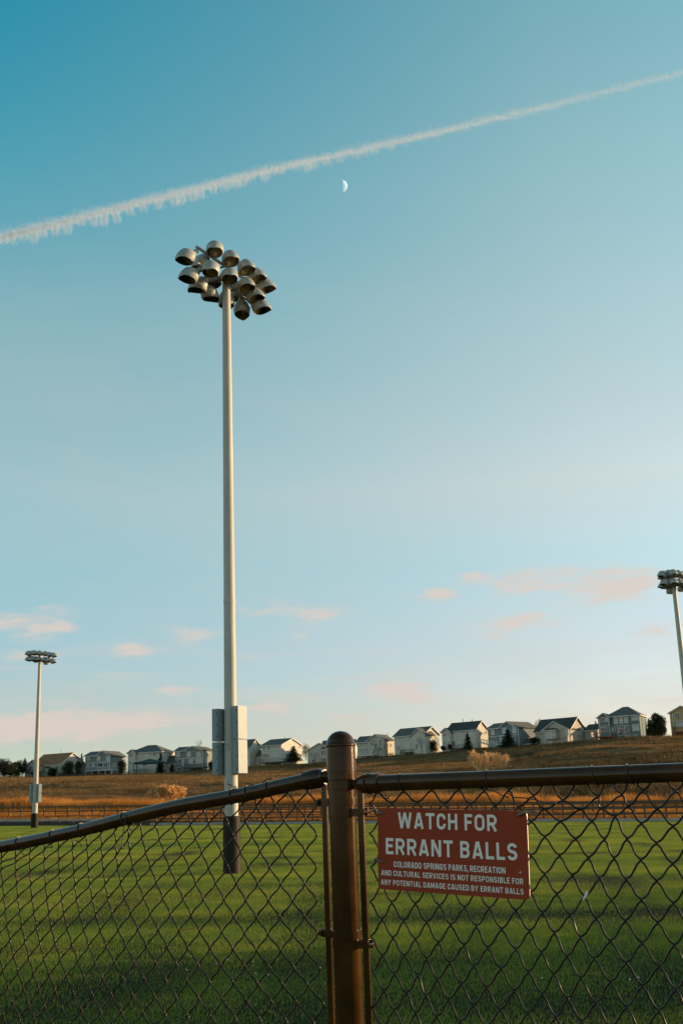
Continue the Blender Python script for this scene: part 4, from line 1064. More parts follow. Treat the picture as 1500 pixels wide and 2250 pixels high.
        g.box(tuple(min(p[0][i], p[1][i]) for i in range(3)), tuple(max(p[0][i], p[1][i]) for i in range(3)))
        g.build('pane', G_PALE if pale else G_DARK, fo)
    def trimline(s, xa, ya, xb, yb, w=0.0, t=.10):
        (a, z1) = s.F(xa, ya, w); (c, z2) = s.F(xb, yb, w); z = (z1 + z2) / 2
        s.trims.box((a, w - .09, z - t), (c, w - .003, z + t))
    def corner(s, x, y0, y1, w=0.0):
        (a, z1) = s.F(x, y0, w); (c, z2) = s.F(x, y1, w)
        s.trims.box((a - .09, w - .06, min(z1, z2)), (a + .09, w - .004, max(z1, z2)))
    def deck(s, xa, xb, yfloor, yrail, depth=3.0, m=None, w=0.0, posts=3, nm='deck', under=-2.0):
        m = m or M_deck; (a, z) = s.F(xa, yfloor, w - depth); (c, _) = s.F(xb, yfloor, w - depth); (_, zr) = s.F((xa + xb) / 2, yrail, w - depth)
        _, zf = s.F((xa + xb) / 2, yfloor, w - depth); z = zf
        b = MB(); b.box((a, w - depth, z - .28), (c, w - .02, z)); d = b.build(nm, m, s.root)
        b = MB(); h = max(zr, z + .7)
        b.box((a, w - depth, h - .07), (c, w - depth + .07, h)); b.box((a, w - depth + .07, h - .07), (a + .07, w - .05, h)); b.box((c - .07, w - depth + .07, h - .07), (c, w - .05, h))
        n = max(4, int((c - a) / .32))
        for k in range(n + 1):
            u = a + .02 + (c - a - .08) * k / n; b.box((u, w - depth + .015, z), (u + .045, w - depth + .055, h - .07))
        for k in range(7):
            v = w - depth + .3 + (depth - .5) * k / 7; b.box((c - .055, v, z), (c - .015, v + .045, h - .07)); b.box((a + .015, v, z), (a + .055, v + .045, h - .07))
        b.build('railing', m, d)
        for k in range(posts):
            u = a + .1 + (c - a - .2) * k / max(1, posts - 1)
            b = MB(); b.box((u - .08, w - depth + .1, under - .5), (u + .08, w - depth + .26, z - .28)); b.build('deck_post', m, d)
    def chimney(s, X, W_, z0, z1, wd=.5):
        b = MB(); b.tube([(X, W_, z0), (X, W_, z1)], .11, 8); b.build('vent_pipe', M_galv, s.root)
    def done(s, wm, rm, base=None):
        s.walls.build('wall', wm, s.root); s.roofs.build('roof', rm, s.root)
        if s.trims.v: s.trims.build('trim', M_trim, s.root)
        return s

# 1  long cream house with a brown roof at the far left
h = House('cream house with an orange-brown roof and arched window, leftmost on the ridge', 338, 45, K2, 300, 1540, 650, 938)
_, ze = h.F(540, 1402); _, zr = h.SD(815, 1272)
h.body('side', h.F(345, 1500)[0], h.Xc, 0, h.Dp, ze, zr)
x0, _ = h.F(285, 1450, -1.5); x1, z1 = h.F(445, 1408, -1.5); _, z2 = h.F(350, 1352, -1.5)
h.body('front', x0, x1, -1.5, 4, z1, z2)
h.win(497, 1408, 553, 1442, bars=2); h.win(612, 1426, 645, 1447); h.win(318, 1410, 352, 1455, pale=False, w=-1.5); h.win(418, 1412, 440, 1450, w=-1.5)
h.win(790, 1400, 840, 1425, side=True); h.win(705, 1440, 740, 1462, side=True)
h.deck(275, 450, 1480, 1455, 2.2, M_deck, -1.5, 3); h.chimney(h.F(700, 1400)[0] * .6, h.Dp * .45, zr - 1, zr + .9)
h.done(W_CREAM, R_BROWN)
# 2  grey house
h = House('grey two-storey house with white windows over a pale railed deck, second from the left', 335, 32, K2, 935, 1520, 1212, 1375)
_, ze = h.F(1000, 1302); _, zr = h.F(1030, 1262, h.Dp * .4)
h.body('side', 0, h.F(1085, 1500)[0], 0, h.Dp * .85, ze, zr)
x0, _ = h.F(1048, 1400, -.25); x1, z1 = h.F(1212, 1302, -.25); _, z2 = h.F(1135, 1250, -.25)
h.body('front', x0, h.Xc, -.25, h.Dp, z1, z2)
for xa, xb in ((962, 984), (1072, 1100), (1172, 1203)): h.win(xa, 1312, xb, 1352, pale=True, w=-.25 if xa > 1050 else 0)
h.trimline(935, 1378, 1212, 1372, -.25); h.corner(1210, 1305, 1520, -.25)
for xa, xb in ((960, 985), (1010, 1040), (1080, 1130), (1150, 1185)): h.win(xa, 1388, xb, 1425, pale=xa < 1050, w=-.25 if xa > 1050 else 0)
h.win(1240, 1388, 1270, 1420, side=True)
h.deck(935, 1232, 1458, 1420, 3.2, M_deckw, -.25, 5); h.win(1085, 1470, 1120, 1512, pale=True, w=-.25)
h.done(W_GREY, R_GREY)
# 3  white hip-roofed house
h = House('white house with a broad grey hipped roof and a dark garden gazebo in front', 330, 30, K3, 570, 440, 880, 1003)
_, ze = h.F(700, 230); _, zr = h.F(770, 160, h.Dp * .5)
h.body('hip', 0, h.Xc, 0, h.Dp, ze, zr)
x0, _ = h.F(562, 300, -.8); x1, z1 = h.F(632, 230, -.8); _, z2 = h.F(595, 205, -.8)
h.body('front', x0, x1, -.8, 4, z1, z2)
h.win(580, 240, 602, 266, w=-.8); h.win(580, 312, 598, 345, w=-.8); h.win(803, 228, 825, 258); h.win(665, 240, 700, 275, pale=True, bars=2); h.win(715, 242, 760, 275, pale=True, bars=2)
h.win(640, 320, 665, 360, pale=True); h.win(700, 320, 740, 355); h.win(925, 238, 936, 258, side=True); h.win(940, 238, 948, 258, side=True); h.win(850, 330, 872, 370)
h.deck(575, 700, 378, 352, 2.6, M_deckw, -.8, 4)
h.body('side', h.Xc + .05, h.Xc + 3.2, h.Dp * .35, h.Dp * .85, h.SD(950, 330)[1], h.SD(950, 262)[1])
h.done(W_WHITE, R_GREY)
# 4  grey house behind the pole
h = House('grey two-storey house with white windows and a dark deck, left of the tallest pole', 326, 32, K3, 1005, 425, 1268, 1378)
_, ze = h.F(1040, 215); _, zr = h.F(1090, 180, h.Dp * .4)
h.body('side', 0, h.F(1115, 400)[0], 0, h.Dp * .85, ze, zr)
x0, _ = h.F(1082, 300, -.25); _, z1 = h.F(1262, 206, -.25); _, z2 = h.F(1182, 172, -.25)
h.body('front', x0, h.Xc, -.25, h.Dp, z1, z2)
for xa, xb in ((1020, 1050), (1120, 1152), (1210, 1248)): h.win(xa, 226, xb, 265, pale=True, w=-.25 if xa > 1090 else 0)
h.trimline(1005, 287, 1268, 277, -.25); h.corner(1266, 215, 420, -.25); h.win(1030, 302, 1060, 326); h.win(1030, 372, 1062, 396); h.win(1075, 295, 1088, 355, pale=True, w=-.25)
h.win(1140, 292, 1172, 330, pale=True, w=-.25); h.win(1180, 292, 1200, 330, w=-.25); h.win(1205, 290, 1255, 328, pale=True, w=-.25); h.win(1292, 290, 1302, 345, side=True)
h.win(1310, 232, 1322, 258, side=True)
h.deck(1088, 1270, 368, 335, 2.8, M_deck, -.25, 4)
h.done(W_GREY, R_GREY)
# 5  white gable behind the pole boxes
h = House('white gabled house half hidden behind the electrical boxes of the tallest floodlight pole', 321, 38, K4, 360, 770, 512, 628)
_, ze = h.F(490, 570); _, zr = h.SD(566, 490)
h.body('side', 0, h.Xc, 0, h.Dp, ze, zr); h.win(590, 640, 604, 665, side=True); h.win(430, 600, 460, 640)
h.body('side', h.Xc + .05, h.Xc + 2.6, h.Dp * .55, h.Dp * 1.05, h.SD(600, 660)[1], h.SD(600, 608)[1])
h.done(W_WHITE, R_GREY)
# 6  white house with two-way roof
h = House('white house with a dark deck and a spruce, right of the tallest pole', 316, 35, K4, 632, 770, 838, 1050)
_, ze = h.F(735, 550); _, zr = h.SD(915, 480)
h.body('side', 0, h.Xc, 0, h.Dp, ze, zr)
x0, _ = h.F(628, 600, -.5); x1, z1 = h.F(660, 560, -.5)
h.win(648, 562, 664, 598); h.win(697, 560, 712, 600); h.win(640, 640, 690, 680, bars=2); h.win(697, 638, 712, 676); h.win(730, 632, 800, 672, bars=3, pale=True); h.trimline(632, 612, 838, 600)
h.win(885, 640, 905, 690, side=True); h.win(1025, 640, 1042, 680, side=True); h.win(1020, 555, 1030, 580, side=True)
h.deck(605, 860, 722, 690, 3.0, M_deck, 0, 5)
h.chimney(h.F(760, 500)[0], h.Dp * .5, zr - 1, zr + .5)
h.done(W_WHITE, R_GREY)
# 7  small white gable left of the post
h = House('white gabled house with a bay window, partly hidden behind the fence post', 311, 14, K4, 1106, 745, 1330, 1420)
x0, z1 = 0, h.F(1110, 605)[1]; x1, _ = h.F(1345, 600); _, z2 = h.F(1228, 532)
h.body('front', 0, x1, 0, 9, z1, z2)
_, zr = h.F(1270, 508, 5.0); h.body('side', x1 * .55, h.F(1560, 600)[0], 1.2, 8.8, h.F(1450, 600, 1.2)[1], zr)
x0, zb_ = h.F(1237, 690, -1.0); x1b, zt = h.F(1320, 590, -1.0)
h.body('hip', x0, x1b, -1.0, .3, zt, zt + .7, zb=zb_, oh=.2)
h.win(1245, 610, 1268, 648, w=-1.0); h.win(1280, 605, 1310, 648, w=-1.0); h.win(1152, 700, 1188, 725); h.win(1265, 695, 1290, 730)
h.win(1475, 640, 1500, 690, w=1.2); h.win(1510, 635, 1540, 685, w=1.2)
h.done(W_WHITE, R_GREY)
# 8
h = House('low white house with a grey gable and dark windows, immediately right of the fence post', 305, 30, K5, 140, 495, 378, 456)
_, ze = h.F(200, 352); _, zr = h.F(240, 308, h.Dp * .4)
h.body('side', 0, h.F(285, 400)[0], 0, h.Dp * .85, ze, zr)
x0, _ = h.F(225, 400, -.25); _, z1 = h.F(370, 335, -.25); _, z2 = h.F(300, 292, -.25)
h.body('front', x0, h.Xc, -.25, h.Dp, z1, z2)
h.win(160, 360, 172, 390); h.win(250, 347, 275, 382, w=-.25); h.win(328, 340, 345, 378, w=-.25); h.win(178, 422, 192, 452); h.win(215, 418, 230, 452); h.win(275, 418, 295, 450, w=-.25); h.win(352, 412, 364, 445, w=-.25)
h.trimline(140, 412, 378, 400, -.25); h.deck(130, 270, 468, 445, 2.4, M_deckw, -.25, 3); h.win(420, 370, 432, 400, side=True)
h.done(W_CREAM, R_GREY)
# 9
h = House('plain white house with one gable on its front and another on its side', 299, 38, K5, 462, 465, 722, 853)
_, ze = h.F(530, 302); _, zr = h.SD(790, 224)
h.body('side', 0, h.Xc, 0, h.Dp, ze, zr)
x0, _ = h.F(612, 400, -.9); x1, z1 = h.F(722, 283, -.9); _, z2 = h.F(665, 240, -.9)
h.body('front', x0, x1, -.9, h.Dp * .45, h.F(612, 300, -.9)[1], z2)
h.win(487, 392, 500, 424); h.win(540, 374, 594, 414, pale=True, bars=2); h.win(645, 378, 660, 415, w=-.9); h.win(690, 375, 700, 410, pale=True, w=-.9); h.win(500, 310, 520, 345, pale=True); h.win(555, 308, 575, 340, pale=True)
h.win(806, 296, 820, 340, side=True); h.win(775, 300, 785, 315, side=True); h.corner(530, 305, 455); h.corner(605, 305, 455)
h.deck(505, 598, 445, 420, 2.2, M_deck, 0, 3)
h.done(W_WHITE, R_GREY)
# 10
h = House('white house with a dark green-grey roof and a dark spruce at its corner', 292, 33, K5, 875, 425, 1168, 1278)
_, ze = h.F(1050, 252); _, zr = h.SD(1230, 177)
h.body('side', h.F(915, 300)[0], h.Xc, 0, h.Dp, ze, zr)
x0, _ = h.F(868, 300, -.8); x1, z1 = h.F(940, 265, -.8); _, z2 = h.F(903, 238, -.8)
h.body('front', x0, x1, -.8, 4.5, z1, z2)
h.win(886, 280, 902, 306, w=-.8); h.win(888, 352, 902, 384, w=-.8); h.win(922, 350, 932, 380, w=-.8)
for xa, xb in ((975, 1000), (1008, 1030), (1100, 1145)): h.win(xa, 268 - (xa - 975) * .06, xb, 308 - (xa - 975) * .06, pale=True, bars=1)
h.win(955, 350, 985, 385); h.win(1005, 345, 1040, 385, pale=True, bars=2); h.trimline(875, 332, 1168, 318, 0, .07); h.corner(1166, 250, 420)
h.win(1240, 265, 1250, 292, side=True); h.win(1205, 270, 1218, 300, side=True); h.win(1256, 262, 1264, 285, side=True); h.deck(935, 1060, 410, 382, 2.4, M_deck, 0, 3)
h.chimney(h.F(1000, 250)[0], h.Dp * .5, zr - .8, zr + 1.0); h.chimney(h.F(1080, 250)[0], h.Dp * .5, zr - .8, zr + .7)
h.done(W_WHITE, R_DARK)
# 11
h = House('blue-grey house with a sunlit pinkish roof, white deck and white outdoor stairs', 286, 38, K5, 1278, 430, 1530, 1702)
_, ze = h.F(1330, 236); _, zr = h.F(1345, 200, h.Dp * .4)
h.body('side', 0, h.F(1400, 300)[0], 0, h.Dp * .8, ze, zr)
x0, _ = h.F(1368, 300, -.25); _, z1 = h.F(1528, 226, -.25); _, z2 = h.F(1450, 180, -.25)
h.body('front', x0, h.Xc, -.25, h.Dp, z1, z2)
h.win(1294, 246, 1326, 290, pale=True); h.win(1396, 236, 1428, 280, pale=True, w=-.25); h.win(1480, 228, 1514, 275, pale=True, w=-.25); h.trimline(1278, 312, 1530, 292, -.25); h.corner(1528, 230, 430, -.25)
h.win(1300, 320, 1340, 352, pale=False); h.win(1372, 318, 1390, 350, pale=True, w=-.25); h.win(1480, 310, 1510, 350, w=-.25)
h.deck(1262, 1420, 378, 350, 2.6, M_deckw, -.25, 4)
a0, za = h.F(1218, 358, -3.0); a1, zb2 = h.F(1340, 412, -5.5)
b = MB()
for k in range(12):
    t = k / 12; zz = za + (zb2 - za) * t; xx = a0 + (a1 - a0) * t; b.box((xx, -4.2, zz - .06), (xx + (a1 - a0) / 12 + .04, -3.1, zz))
for wv in (-4.25, -3.1):
    for dz in (-.12, .8): b.tube([(a0, wv, za + dz), (a1, wv, zb2 + dz)], .06, 6)
    for k in range(9):
        t = k / 8; b.tube([(a0 + (a1 - a0) * t, wv, za + (zb2 - za) * t - .1), (a0 + (a1 - a0) * t, wv, za + (zb2 - za) * t + .8)], .04, 5)
b.build('stairs', M_deckw, h.root)
h.body('side', h.Xc + .1, h.Xc + 4.0, h.Dp * .25, h.Dp * .7, h.SD(1640, 372)[1], h.SD(1640, 330)[1])
h.done(W_BLUE, R_GREY)
# 12
h = House('cream house with a big front gable, a boxed bay window and a small right wing', 279, 32, K6, 285, 462, 520, 662)
_, zr = h.SD(625, 224); _, ze = h.SD(540, 322)
h.body('side', h.F(250, 400, 2.0)[0], h.Xc, .4, h.Dp, ze, zr)
x0, _ = h.F(285, 400, -.8); _, z1 = h.F(510, 318, -.8); _, z2 = h.F(392, 258, -.8)
h.body('front', x0, h.Xc - .1, -.8, h.Dp * .6, z1, z2)
x0, zb_ = h.F(298, 415, -2.0); x1, zt = h.F(394, 330, -2.0)
h.body('hip', x0, x1, -2.0, -.6, zt, zt + .55, zb=zb_, oh=.25)
h.win(312, 336, 332, 406, pale=True, w=-2.0, bars=0); h.win(338, 334, 362, 406, pale=True, w=-2.0, bars=0); h.win(368, 334, 386, 404, pale=True, w=-2.0, bars=0)
h.win(476, 330, 506, 374, pale=True, w=-.8); h.win(305, 432, 322, 455, w=-.8); h.win(335, 424, 372, 456, pale=True, w=-.8); h.win(440, 418, 475, 445, pale=True, w=-.8)
h.win(585, 330, 596, 372, side=True); h.win(611, 330, 624, 374, side=True); h.corner(517, 330, 450, -.8)
X1 = h.Xc + 3.6
h.body('side', h.Xc + .05, X1, h.Dp * .92, h.Dp * 1.75, h.SD(700, 325, X1)[1], h.SD(722, 274, X1)[1]); h.win(703, 356, 716, 385, side=True, X=X1)
h.done(W_CREAM, R_DARK)
# 13
h = House('three-storey green-grey house with a hipped roof and three arched upper windows', 270, 13, K6, 765, 420, 1138, 1198)
_, ze = h.F(1000, 208); _, zr = h.F(965, 133, 4.5)
h.body('hip', h.F(840, 300)[0], h.Xc, 0, 8.5, ze, zr)
x0, _ = h.F(765, 300, -.9); x1, z1 = h.F(856, 217, -.9); _, z2 = h.F(808, 188, -.9)
h.body('front', x0, x1, -.9, 4.5, z1, z2)
def arch(xa, ya, xb, yb):
    h.win(xa, ya + 10, xb, yb, pale=True, bars=1)
    a, z = h.F(xa, ya + 10); c, _ = h.F(xb, ya + 10); b = MB(); r_ = (c - a) / 2 + .11; xm = (a + c) / 2
    pts = [(xm + r_ * math.cos(t), z + .11 + .75 * r_ * math.sin(t)) for t in np.linspace(0, math.pi, 9)]
    b.add([(p[0], -.09, p[1]) for p in pts] + [(p[0], .0, p[1]) for p in pts], [list(range(9)), list(range(9, 18))[::-1]] + [(q, q + 9, q + 10, q + 1) for q in range(8)])
    b.build('arched_head', M_trim, h.root)
arch(897, 216, 931, 276); arch(943, 212, 976, 272); arch(987, 208, 1020, 268)
h.win(1050, 205, 1110, 244, pale=True); h.win(908, 300, 938, 354, bars=0); h.win(944, 322, 993, 374, bars=0); h.win(945, 296, 992, 312, bars=0); h.win(998, 294, 1028, 350, bars=0); h.win(1059, 286, 1118, 334, pale=True, bars=2)
h.win(912, 386, 944, 416, bars=1); h.win(1002, 380, 1044, 410, bars=1); h.win(1070, 377, 1104, 405, bars=1); h.win(786, 226, 822, 258, w=-.9); h.win(828, 226, 846, 258, pale=True, w=-.9); h.win(788, 312, 838, 345, w=-.9); h.win(868, 310, 894, 350, pale=True)
h.corner(768, 220, 420, -.9); h.corner(852, 220, 420, -.9); h.corner(1137, 205, 405)
h.trimline(766, 298, 856, 294, -.9, .07); h.trimline(766, 264, 856, 260, -.9, .07)
h.deck(735, 905, 384, 350, 3.2, M_red, -.9, 4)
h.done(W_GREEN, R_GREY)
# 14
h = House('yellow house with a red-brown deck, cut off by the right edge of the photo', 262, 12, K6, 1402, 395, 1585, 1640)
x1, z1 = h.F(1588, 178); _, z2 = h.F(1495, 124); h.body('front', 0, x1, 0, 9, h.F(1405, 182)[1], z2)
h.win(1430, 187, 1468, 229); h.win(1520, 186, 1560, 228); h.win(1440, 268, 1500, 302, pale=True, bars=2); h.win(1520, 262, 1550, 320); h.trimline(1402, 255, 1588, 248)
h.deck(1410, 1580, 342, 302, 3.0, M_red, 0, 4); h.corner(1404, 185, 395)
h.done(W_YEL, R_BROWN)
# gazebo in the garden of the third house
p = at_d(*K3(772, 405), 318); z = gz(p[0], p[1])
g = empty('gazebo', (p[0], p[1], z)); tag(g, 'dark garden gazebo with a pointed canopy in front of the white hip-roofed house', 'gazebo')
hx = 4.3; hz = float(at_d(*K3(765, 325), 318)[2] - z); hp = float(at_d(*K3(765, 288), 318)[2] - z)
b = MB(); b.add([(-hx, -hx * .6, hz), (hx, -hx * .6, hz), (hx, hx * .6, hz), (-hx, hx * .6, hz), (0, 0, hp), (-hx, -hx * .6, hz - .3), (hx, -hx * .6, hz - .3), (hx, hx * .6, hz - .3), (-hx, hx * .6, hz - .3)],
               [(0, 1, 4), (1, 2, 4), (2, 3, 4), (3, 0, 4), (5, 6, 1, 0), (6, 7, 2, 1), (7, 8, 3, 2), (8, 5, 0, 3), (8, 7, 6, 5)]); b.build('canopy', M_canopy, g)
for sx in (-1, 1):
    for sy in (-1, 1):
        b = MB(); b.tube([(sx * hx * .95, sy * hx * .55, -.5), (sx * hx * .95, sy * hx * .55, hz - .1)], .1, 8); b.build('post', M_deck, g)

# garden fence behind the first houses
M_gf = mat('garden_fence_wood', (.085, .07, .05), .9, var=.3, scale=2)
def garden_fence(K, pa, pb, D, hgt, label):
    a, c = at_d(*K(*pa), D), at_d(*K(*pb), D); n = max(2, int(np.linalg.norm(c - a) / 2.4)); root = empty('garden_fence', tuple(a)); tag(root, label, 'fence')
    pts = [a + (c - a) * k / n for k in range(n + 1)]; pts = [np.array([q[0], q[1], gz(q[0], q[1])]) for q in pts]; O = tuple(a)
    for q in pts: b = MB(); b.box((q[0] - .06, q[1] - .06, q[2] - .2), (q[0] + .06, q[1] + .06, q[2] + hgt + .06)); b.build('post', M_gf, root, origin=O)
    b = MB()
    for p, q in zip(pts[:-1], pts[1:]):
        m_ = 14
        for k in range(m_):
            u = p + (q - p) * (k + .12) / m_; v = p + (q - p) * (k + .88) / m_
            b.add([(u[0], u[1] - .10, u[2]), (v[0], v[1] - .10, v[2]), (v[0], v[1] - .075, v[2]), (u[0], u[1] - .075, u[2]), (u[0], u[1] - .10, u[2] + hgt), (v[0], v[1] - .10, v[2] + hgt), (v[0], v[1] - .075, v[2] + hgt), (u[0], u[1] - .075, u[2] + hgt)],
                  [(0, 3, 2, 1), (4, 5, 6, 7), (0, 1, 5, 4), (1, 2, 6, 5), (2, 3, 7, 6), (3, 0, 4, 7)])
    b.build('palings', M_gf, root, origin=O)
garden_fence(K2, (640, 1530), (900, 1520), 329, 1.3, 'dark wooden garden fence below the cream house at the far left')
garden_fence(K3, (420, 440), (575, 435), 322, 1.1, 'dark garden fence between the grey house and the white hip-roofed house')

# ------------------------------------------------------------------ trees and shrubs
M_bark = mat('bark', (.07, .05, .035), .95, var=.3, scale=6)
def leaf_mat(n, c1, c2, tr=.2):
    return blade_mat(n, c1, tuple((a + b_) / 2 for a, b_ in zip(c1, c2)), c2, 1.2, .4, transl=tr, rough=.7)
M_con = leaf_mat('conifer_needles', (.016, .028, .012), (.042, .058, .022)); M_jun = leaf_mat('juniper_leaves', (.018, .026, .010), (.05, .058, .022))
M_gold = leaf_mat('golden_leaves', (.14, .11, .03), (.26, .20, .06), .3); M_pale = leaf_mat('pale_dry_leaves', (.62, .34, .12), (.85, .52, .22), .35)
M_twig = mat('pale_twigs', (.70, .42, .18), .9, var=.2, scale=3); M_twigd = mat('dark_twigs', (.10, .075, .055), .9, var=.2, scale=3); M_brush = leaf_mat('brown_scrub', (.035, .030, .014), (.075, .058, .025))
def tri(b, p, d, L, w, rg):
    d = np.array(d); d = d / np.linalg.norm(d); s_ = np.cross(d, rg.randn(3)); s_ /= np.linalg.norm(s_) + 1e-9
    p = np.array(p); b.add([tuple(p - s_ * w / 2), tuple(p + s_ * w / 2), tuple(p + d * L)], [(0, 1, 2)])
def spruce_meshes(seed, H=1.0, R=.27):
    rg = np.random.RandomState(seed); b = MB()
    z = .04
    while z < .985:
        nb = int(5 + 9 * (1 - z)); rr = R * (1 - z) ** .82 * (.85 + .3 * rg.rand())
        for k in range(nb):
            a = rg.rand() * 6.283; L = rr * (.65 + .5 * rg.rand()); dv = np.array([math.cos(a), math.sin(a), -.22 + .5 * z])
            n = max(3, int(L / .02))
            for q in range(n):
                t = (q + rg.rand()) / n; p = np.array([0, 0, z]) + dv * L * t + rg.randn(3) * .008
                for _ in range(2): tri(b, p, dv * .8 + rg.randn(3) * .55 + np.array([0, 0, -.25]), .035 + .03 * (1 - t), .022, rg)
        z += .026
    for _ in range(40): tri(b, (rg.randn() * .006, rg.randn() * .006, .95 + rg.rand() * .04), (rg.randn() * .3, rg.randn() * .3, 1), .03, .014, rg)
    c = b.build('crown', M_con); t = MB(); t.tube([(0, 0, -.08), (0, 0, .4), (0, 0, .97)], [.026, .018, .003], 8); t = t.build('trunk', M_bark)
    out = (t.data, c.data); bpy.data.objects.remove(c); bpy.data.objects.remove(t); return out
def round_meshes(seed, m, fx=.42, n=6500, ball=0.5, leaf=.036):
    rg = np.random.RandomState(seed); b = MB(); lobes = []
    for _ in range(30):
        a = rg.rand() * 6.283; zz = .14 + .70 * rg.rand(); rr = fx * .62 * math.sqrt(max(.05, 1 - ((zz - .5) / .52) ** 2)) * rg.rand() ** .5
        lobes.append((np.array([rr * math.cos(a), rr * math.sin(a), zz]), .12 + .11 * rg.rand()))
    for _ in range(n):
        c, r = lobes[rg.randint(len(lobes))]; d = rg.randn(3); d /= np.linalg.norm(d); p = c + d * r * (.55 + .5 * rg.rand())
        if p[2] < .03: continue
        tri(b, p, d + rg.randn(3) * .6, leaf * (.7 + .8 * rg.rand()), leaf * .8, rg)
    c = b.build('crown', m); t = MB(); t.tube([(0, 0, -.1), (.01, 0, .3), (0, .01, .75)], [.035, .025, .008], 8)
    for c_, r in lobes[:7]: t.tube([(0.01, 0, .28), tuple(c_ * .6 + np.array([0, 0, .1])), tuple(c_)], [.014, .009, .003], 5)
    t = t.build('trunk', M_bark); out = (t.data, c.data); bpy.data.objects.remove(c); bpy.data.objects.remove(t); return out
def bare_meshes(seed, mt, spread=.5, stems=1, depth=5, leafm=None, leaf=.02, nleaf=0, thick=.03, rmin=.0035):
    rg = np.random.RandomState(seed); b = MB(); tr = MB(); tips = []
    def grow(p, d, L, r, k, bm):
        q = p + d * L; mid = (p + q) / 2 + rg.randn(3) * L * .06
        bm.tube([p, mid, q], [r, r * .85, r * .7], 5 if k > 2 else 4, caps=False); tips.append((q, d))
        if k == 0: return
        for _ in range(2 + (rg.rand() < .55)):
            nd = d + rg.randn(3) * spread; nd[2] += .18; nd /= np.linalg.norm(nd); grow(q, nd, L * (.62 + .22 * rg.rand()), max(r * .62, rmin), k - 1, b)
    for s_ in range(stems):
        a = rg.rand() * 6.283; d = np.array([math.cos(a) * .45 * (stems > 1), math.sin(a) * .45 * (stems > 1), 1.0]); d /= np.linalg.norm(d)
        grow(np.array([math.cos(a), math.sin(a), 0]) * (.12 if stems > 1 else 0) + np.array([0, 0, -.04]), d, .27 + .06 * rg.rand(), thick, depth, tr)
    if leafm:
        for _ in range(nleaf):
            p, d = tips[rg.randint(len(tips))]; tri(b, p + rg.randn(3) * .025, rg.randn(3), leaf * (.6 + .8 * rg.rand()), leaf * .8, rg)
    c = b.build('crown', leafm or mt); t = tr.build('trunk', mt); out = (t.data, c.data); bpy.data.objects.remove(c); bpy.data.objects.remove(t); return out
SPR = [spruce_meshes(3), spruce_meshes(9, R=.31)]; JUN = [round_meshes(4, M_jun, .46), round_meshes(12, M_jun, .52)]
ROUND = round_meshes(51, M_con, .40, 9000, leaf=.05); GOLD = round_meshes(21, M_gold, .40, 1500); BARE = [bare_meshes(5, M_twigd), bare_meshes(8, M_twigd, .6)]
SCRUB = round_meshes(31, M_brush, .85, 1800)
PALEB = bare_meshes(14, M_twig, .38, 14, 4, thick=.026, rmin=.008); FLUFF = bare_meshes(15, M_twig, .5, 10, 4, M_pale, .05, 9500, .016)
def ground_hit(px, py):
    d = ray(px, py); h = math.hypot(d[0], d[1]); r = 60.0
    while r < 400:
        p = CAM + d * (r / h)
        if p[2] <= gz(p[0], p[1]): return r
        r += .5
    return 300.0
def plant(name, meshes, px, ytop, ybot, wpx, D, label, cat, group=None, ratio=1.0, rot=None):
    p = at_d(px, ybot, D); z = p[2]; zt = at_d(px, ytop, D)[2]; H = zt - z; wd = wpx / FPX * np.linalg.norm(p - CAM) / 2 * (1.3 if name == 'spruce_tree' else 1.12)
    o = empty(name, tuple(p), random.random() * 6.28 if rot is None else rot); tag(o, label, cat, group)
    for nm, me in zip(('trunk', 'crown'), meshes):
        c = child(nm, me, o); ext = max(abs(v.co[0]) for v in meshes[1].vertices); c.scale = (wd / ext, wd / ext, H / max(v.co[2] for v in meshes[1].vertices))
    return o
SPG = 'dark conifers among the houses'
plant('spruce_tree', SPR[0], *K3(870, 228), K3(870, 432)[1], 24, 322, 'dark conifer at the right front corner of the white hip-roofed house', 'tree', SPG)
plant('spruce_tree', SPR[1], *K4(962, 556), K4(962, 716)[1], 34, 306, 'dark spruce in front of the white house just left of the fence post', 'tree', SPG)
plant('spruce_tree', SPR[0], *K5(1097, 276), K5(1097, 420)[1], 25, 282, 'dark spruce in front of the dark-roofed white house', 'tree', SPG)
plant('spruce_tree', SPR[1], *K5(1447, 243), K5(1447, 412)[1], 36, 276, 'broad dark spruce in front of the blue-grey house, beside the white stairs', 'tree', SPG)
plant('spruce_tree', ROUND, *K6(1290, 172), K6(1290, 392)[1], 36, 258, 'large dark spruce between the green-grey and the yellow house', 'tree', SPG)
plant('spruce_tree', SPR[0], *K6(1212, 228), K6(1212, 385)[1], 20, 275, 'slender dark conifer at the right side wall of the green-grey house', 'tree', SPG)
plant('spruce_tree', SPR[0], *K6(752, 250), K6(752, 405)[1], 16, 290, 'narrow dark conifer behind the gap between the cream and the green-grey house', 'tree', SPG)
plant('spruce_tree', SPR[0], *K2(275, 1325), K2(275, 1480)[1], 17, 345, 'thin pale-tipped conifer just left of the leftmost cream house', 'tree', SPG)
plant('spruce_tree', SPR[0], *K2(898, 1272), K2(898, 1400)[1], 12, 352, 'small conifer top showing between the cream and the grey house at the left', 'tree', SPG)
JG = 'round dark evergreens among the houses'
plant('evergreen_tree', JUN[0], *K2(45, 1322), K2(45, 1530)[1], 42, 330, 'large round dark evergreen at the very left edge of the photo', 'tree', JG)
plant('evergreen_tree', JUN[1], *K2(200, 1340), K2(200, 1535)[1], 38, 333, 'round dark evergreen, second from the left edge, beside the cream house', 'tree', JG)
plant('evergreen_tree', JUN[0], *K2(122, 1380), K2(122, 1540)[1], 44, 328, 'low dark evergreen in front between the two large ones at the left edge', 'tree', JG)
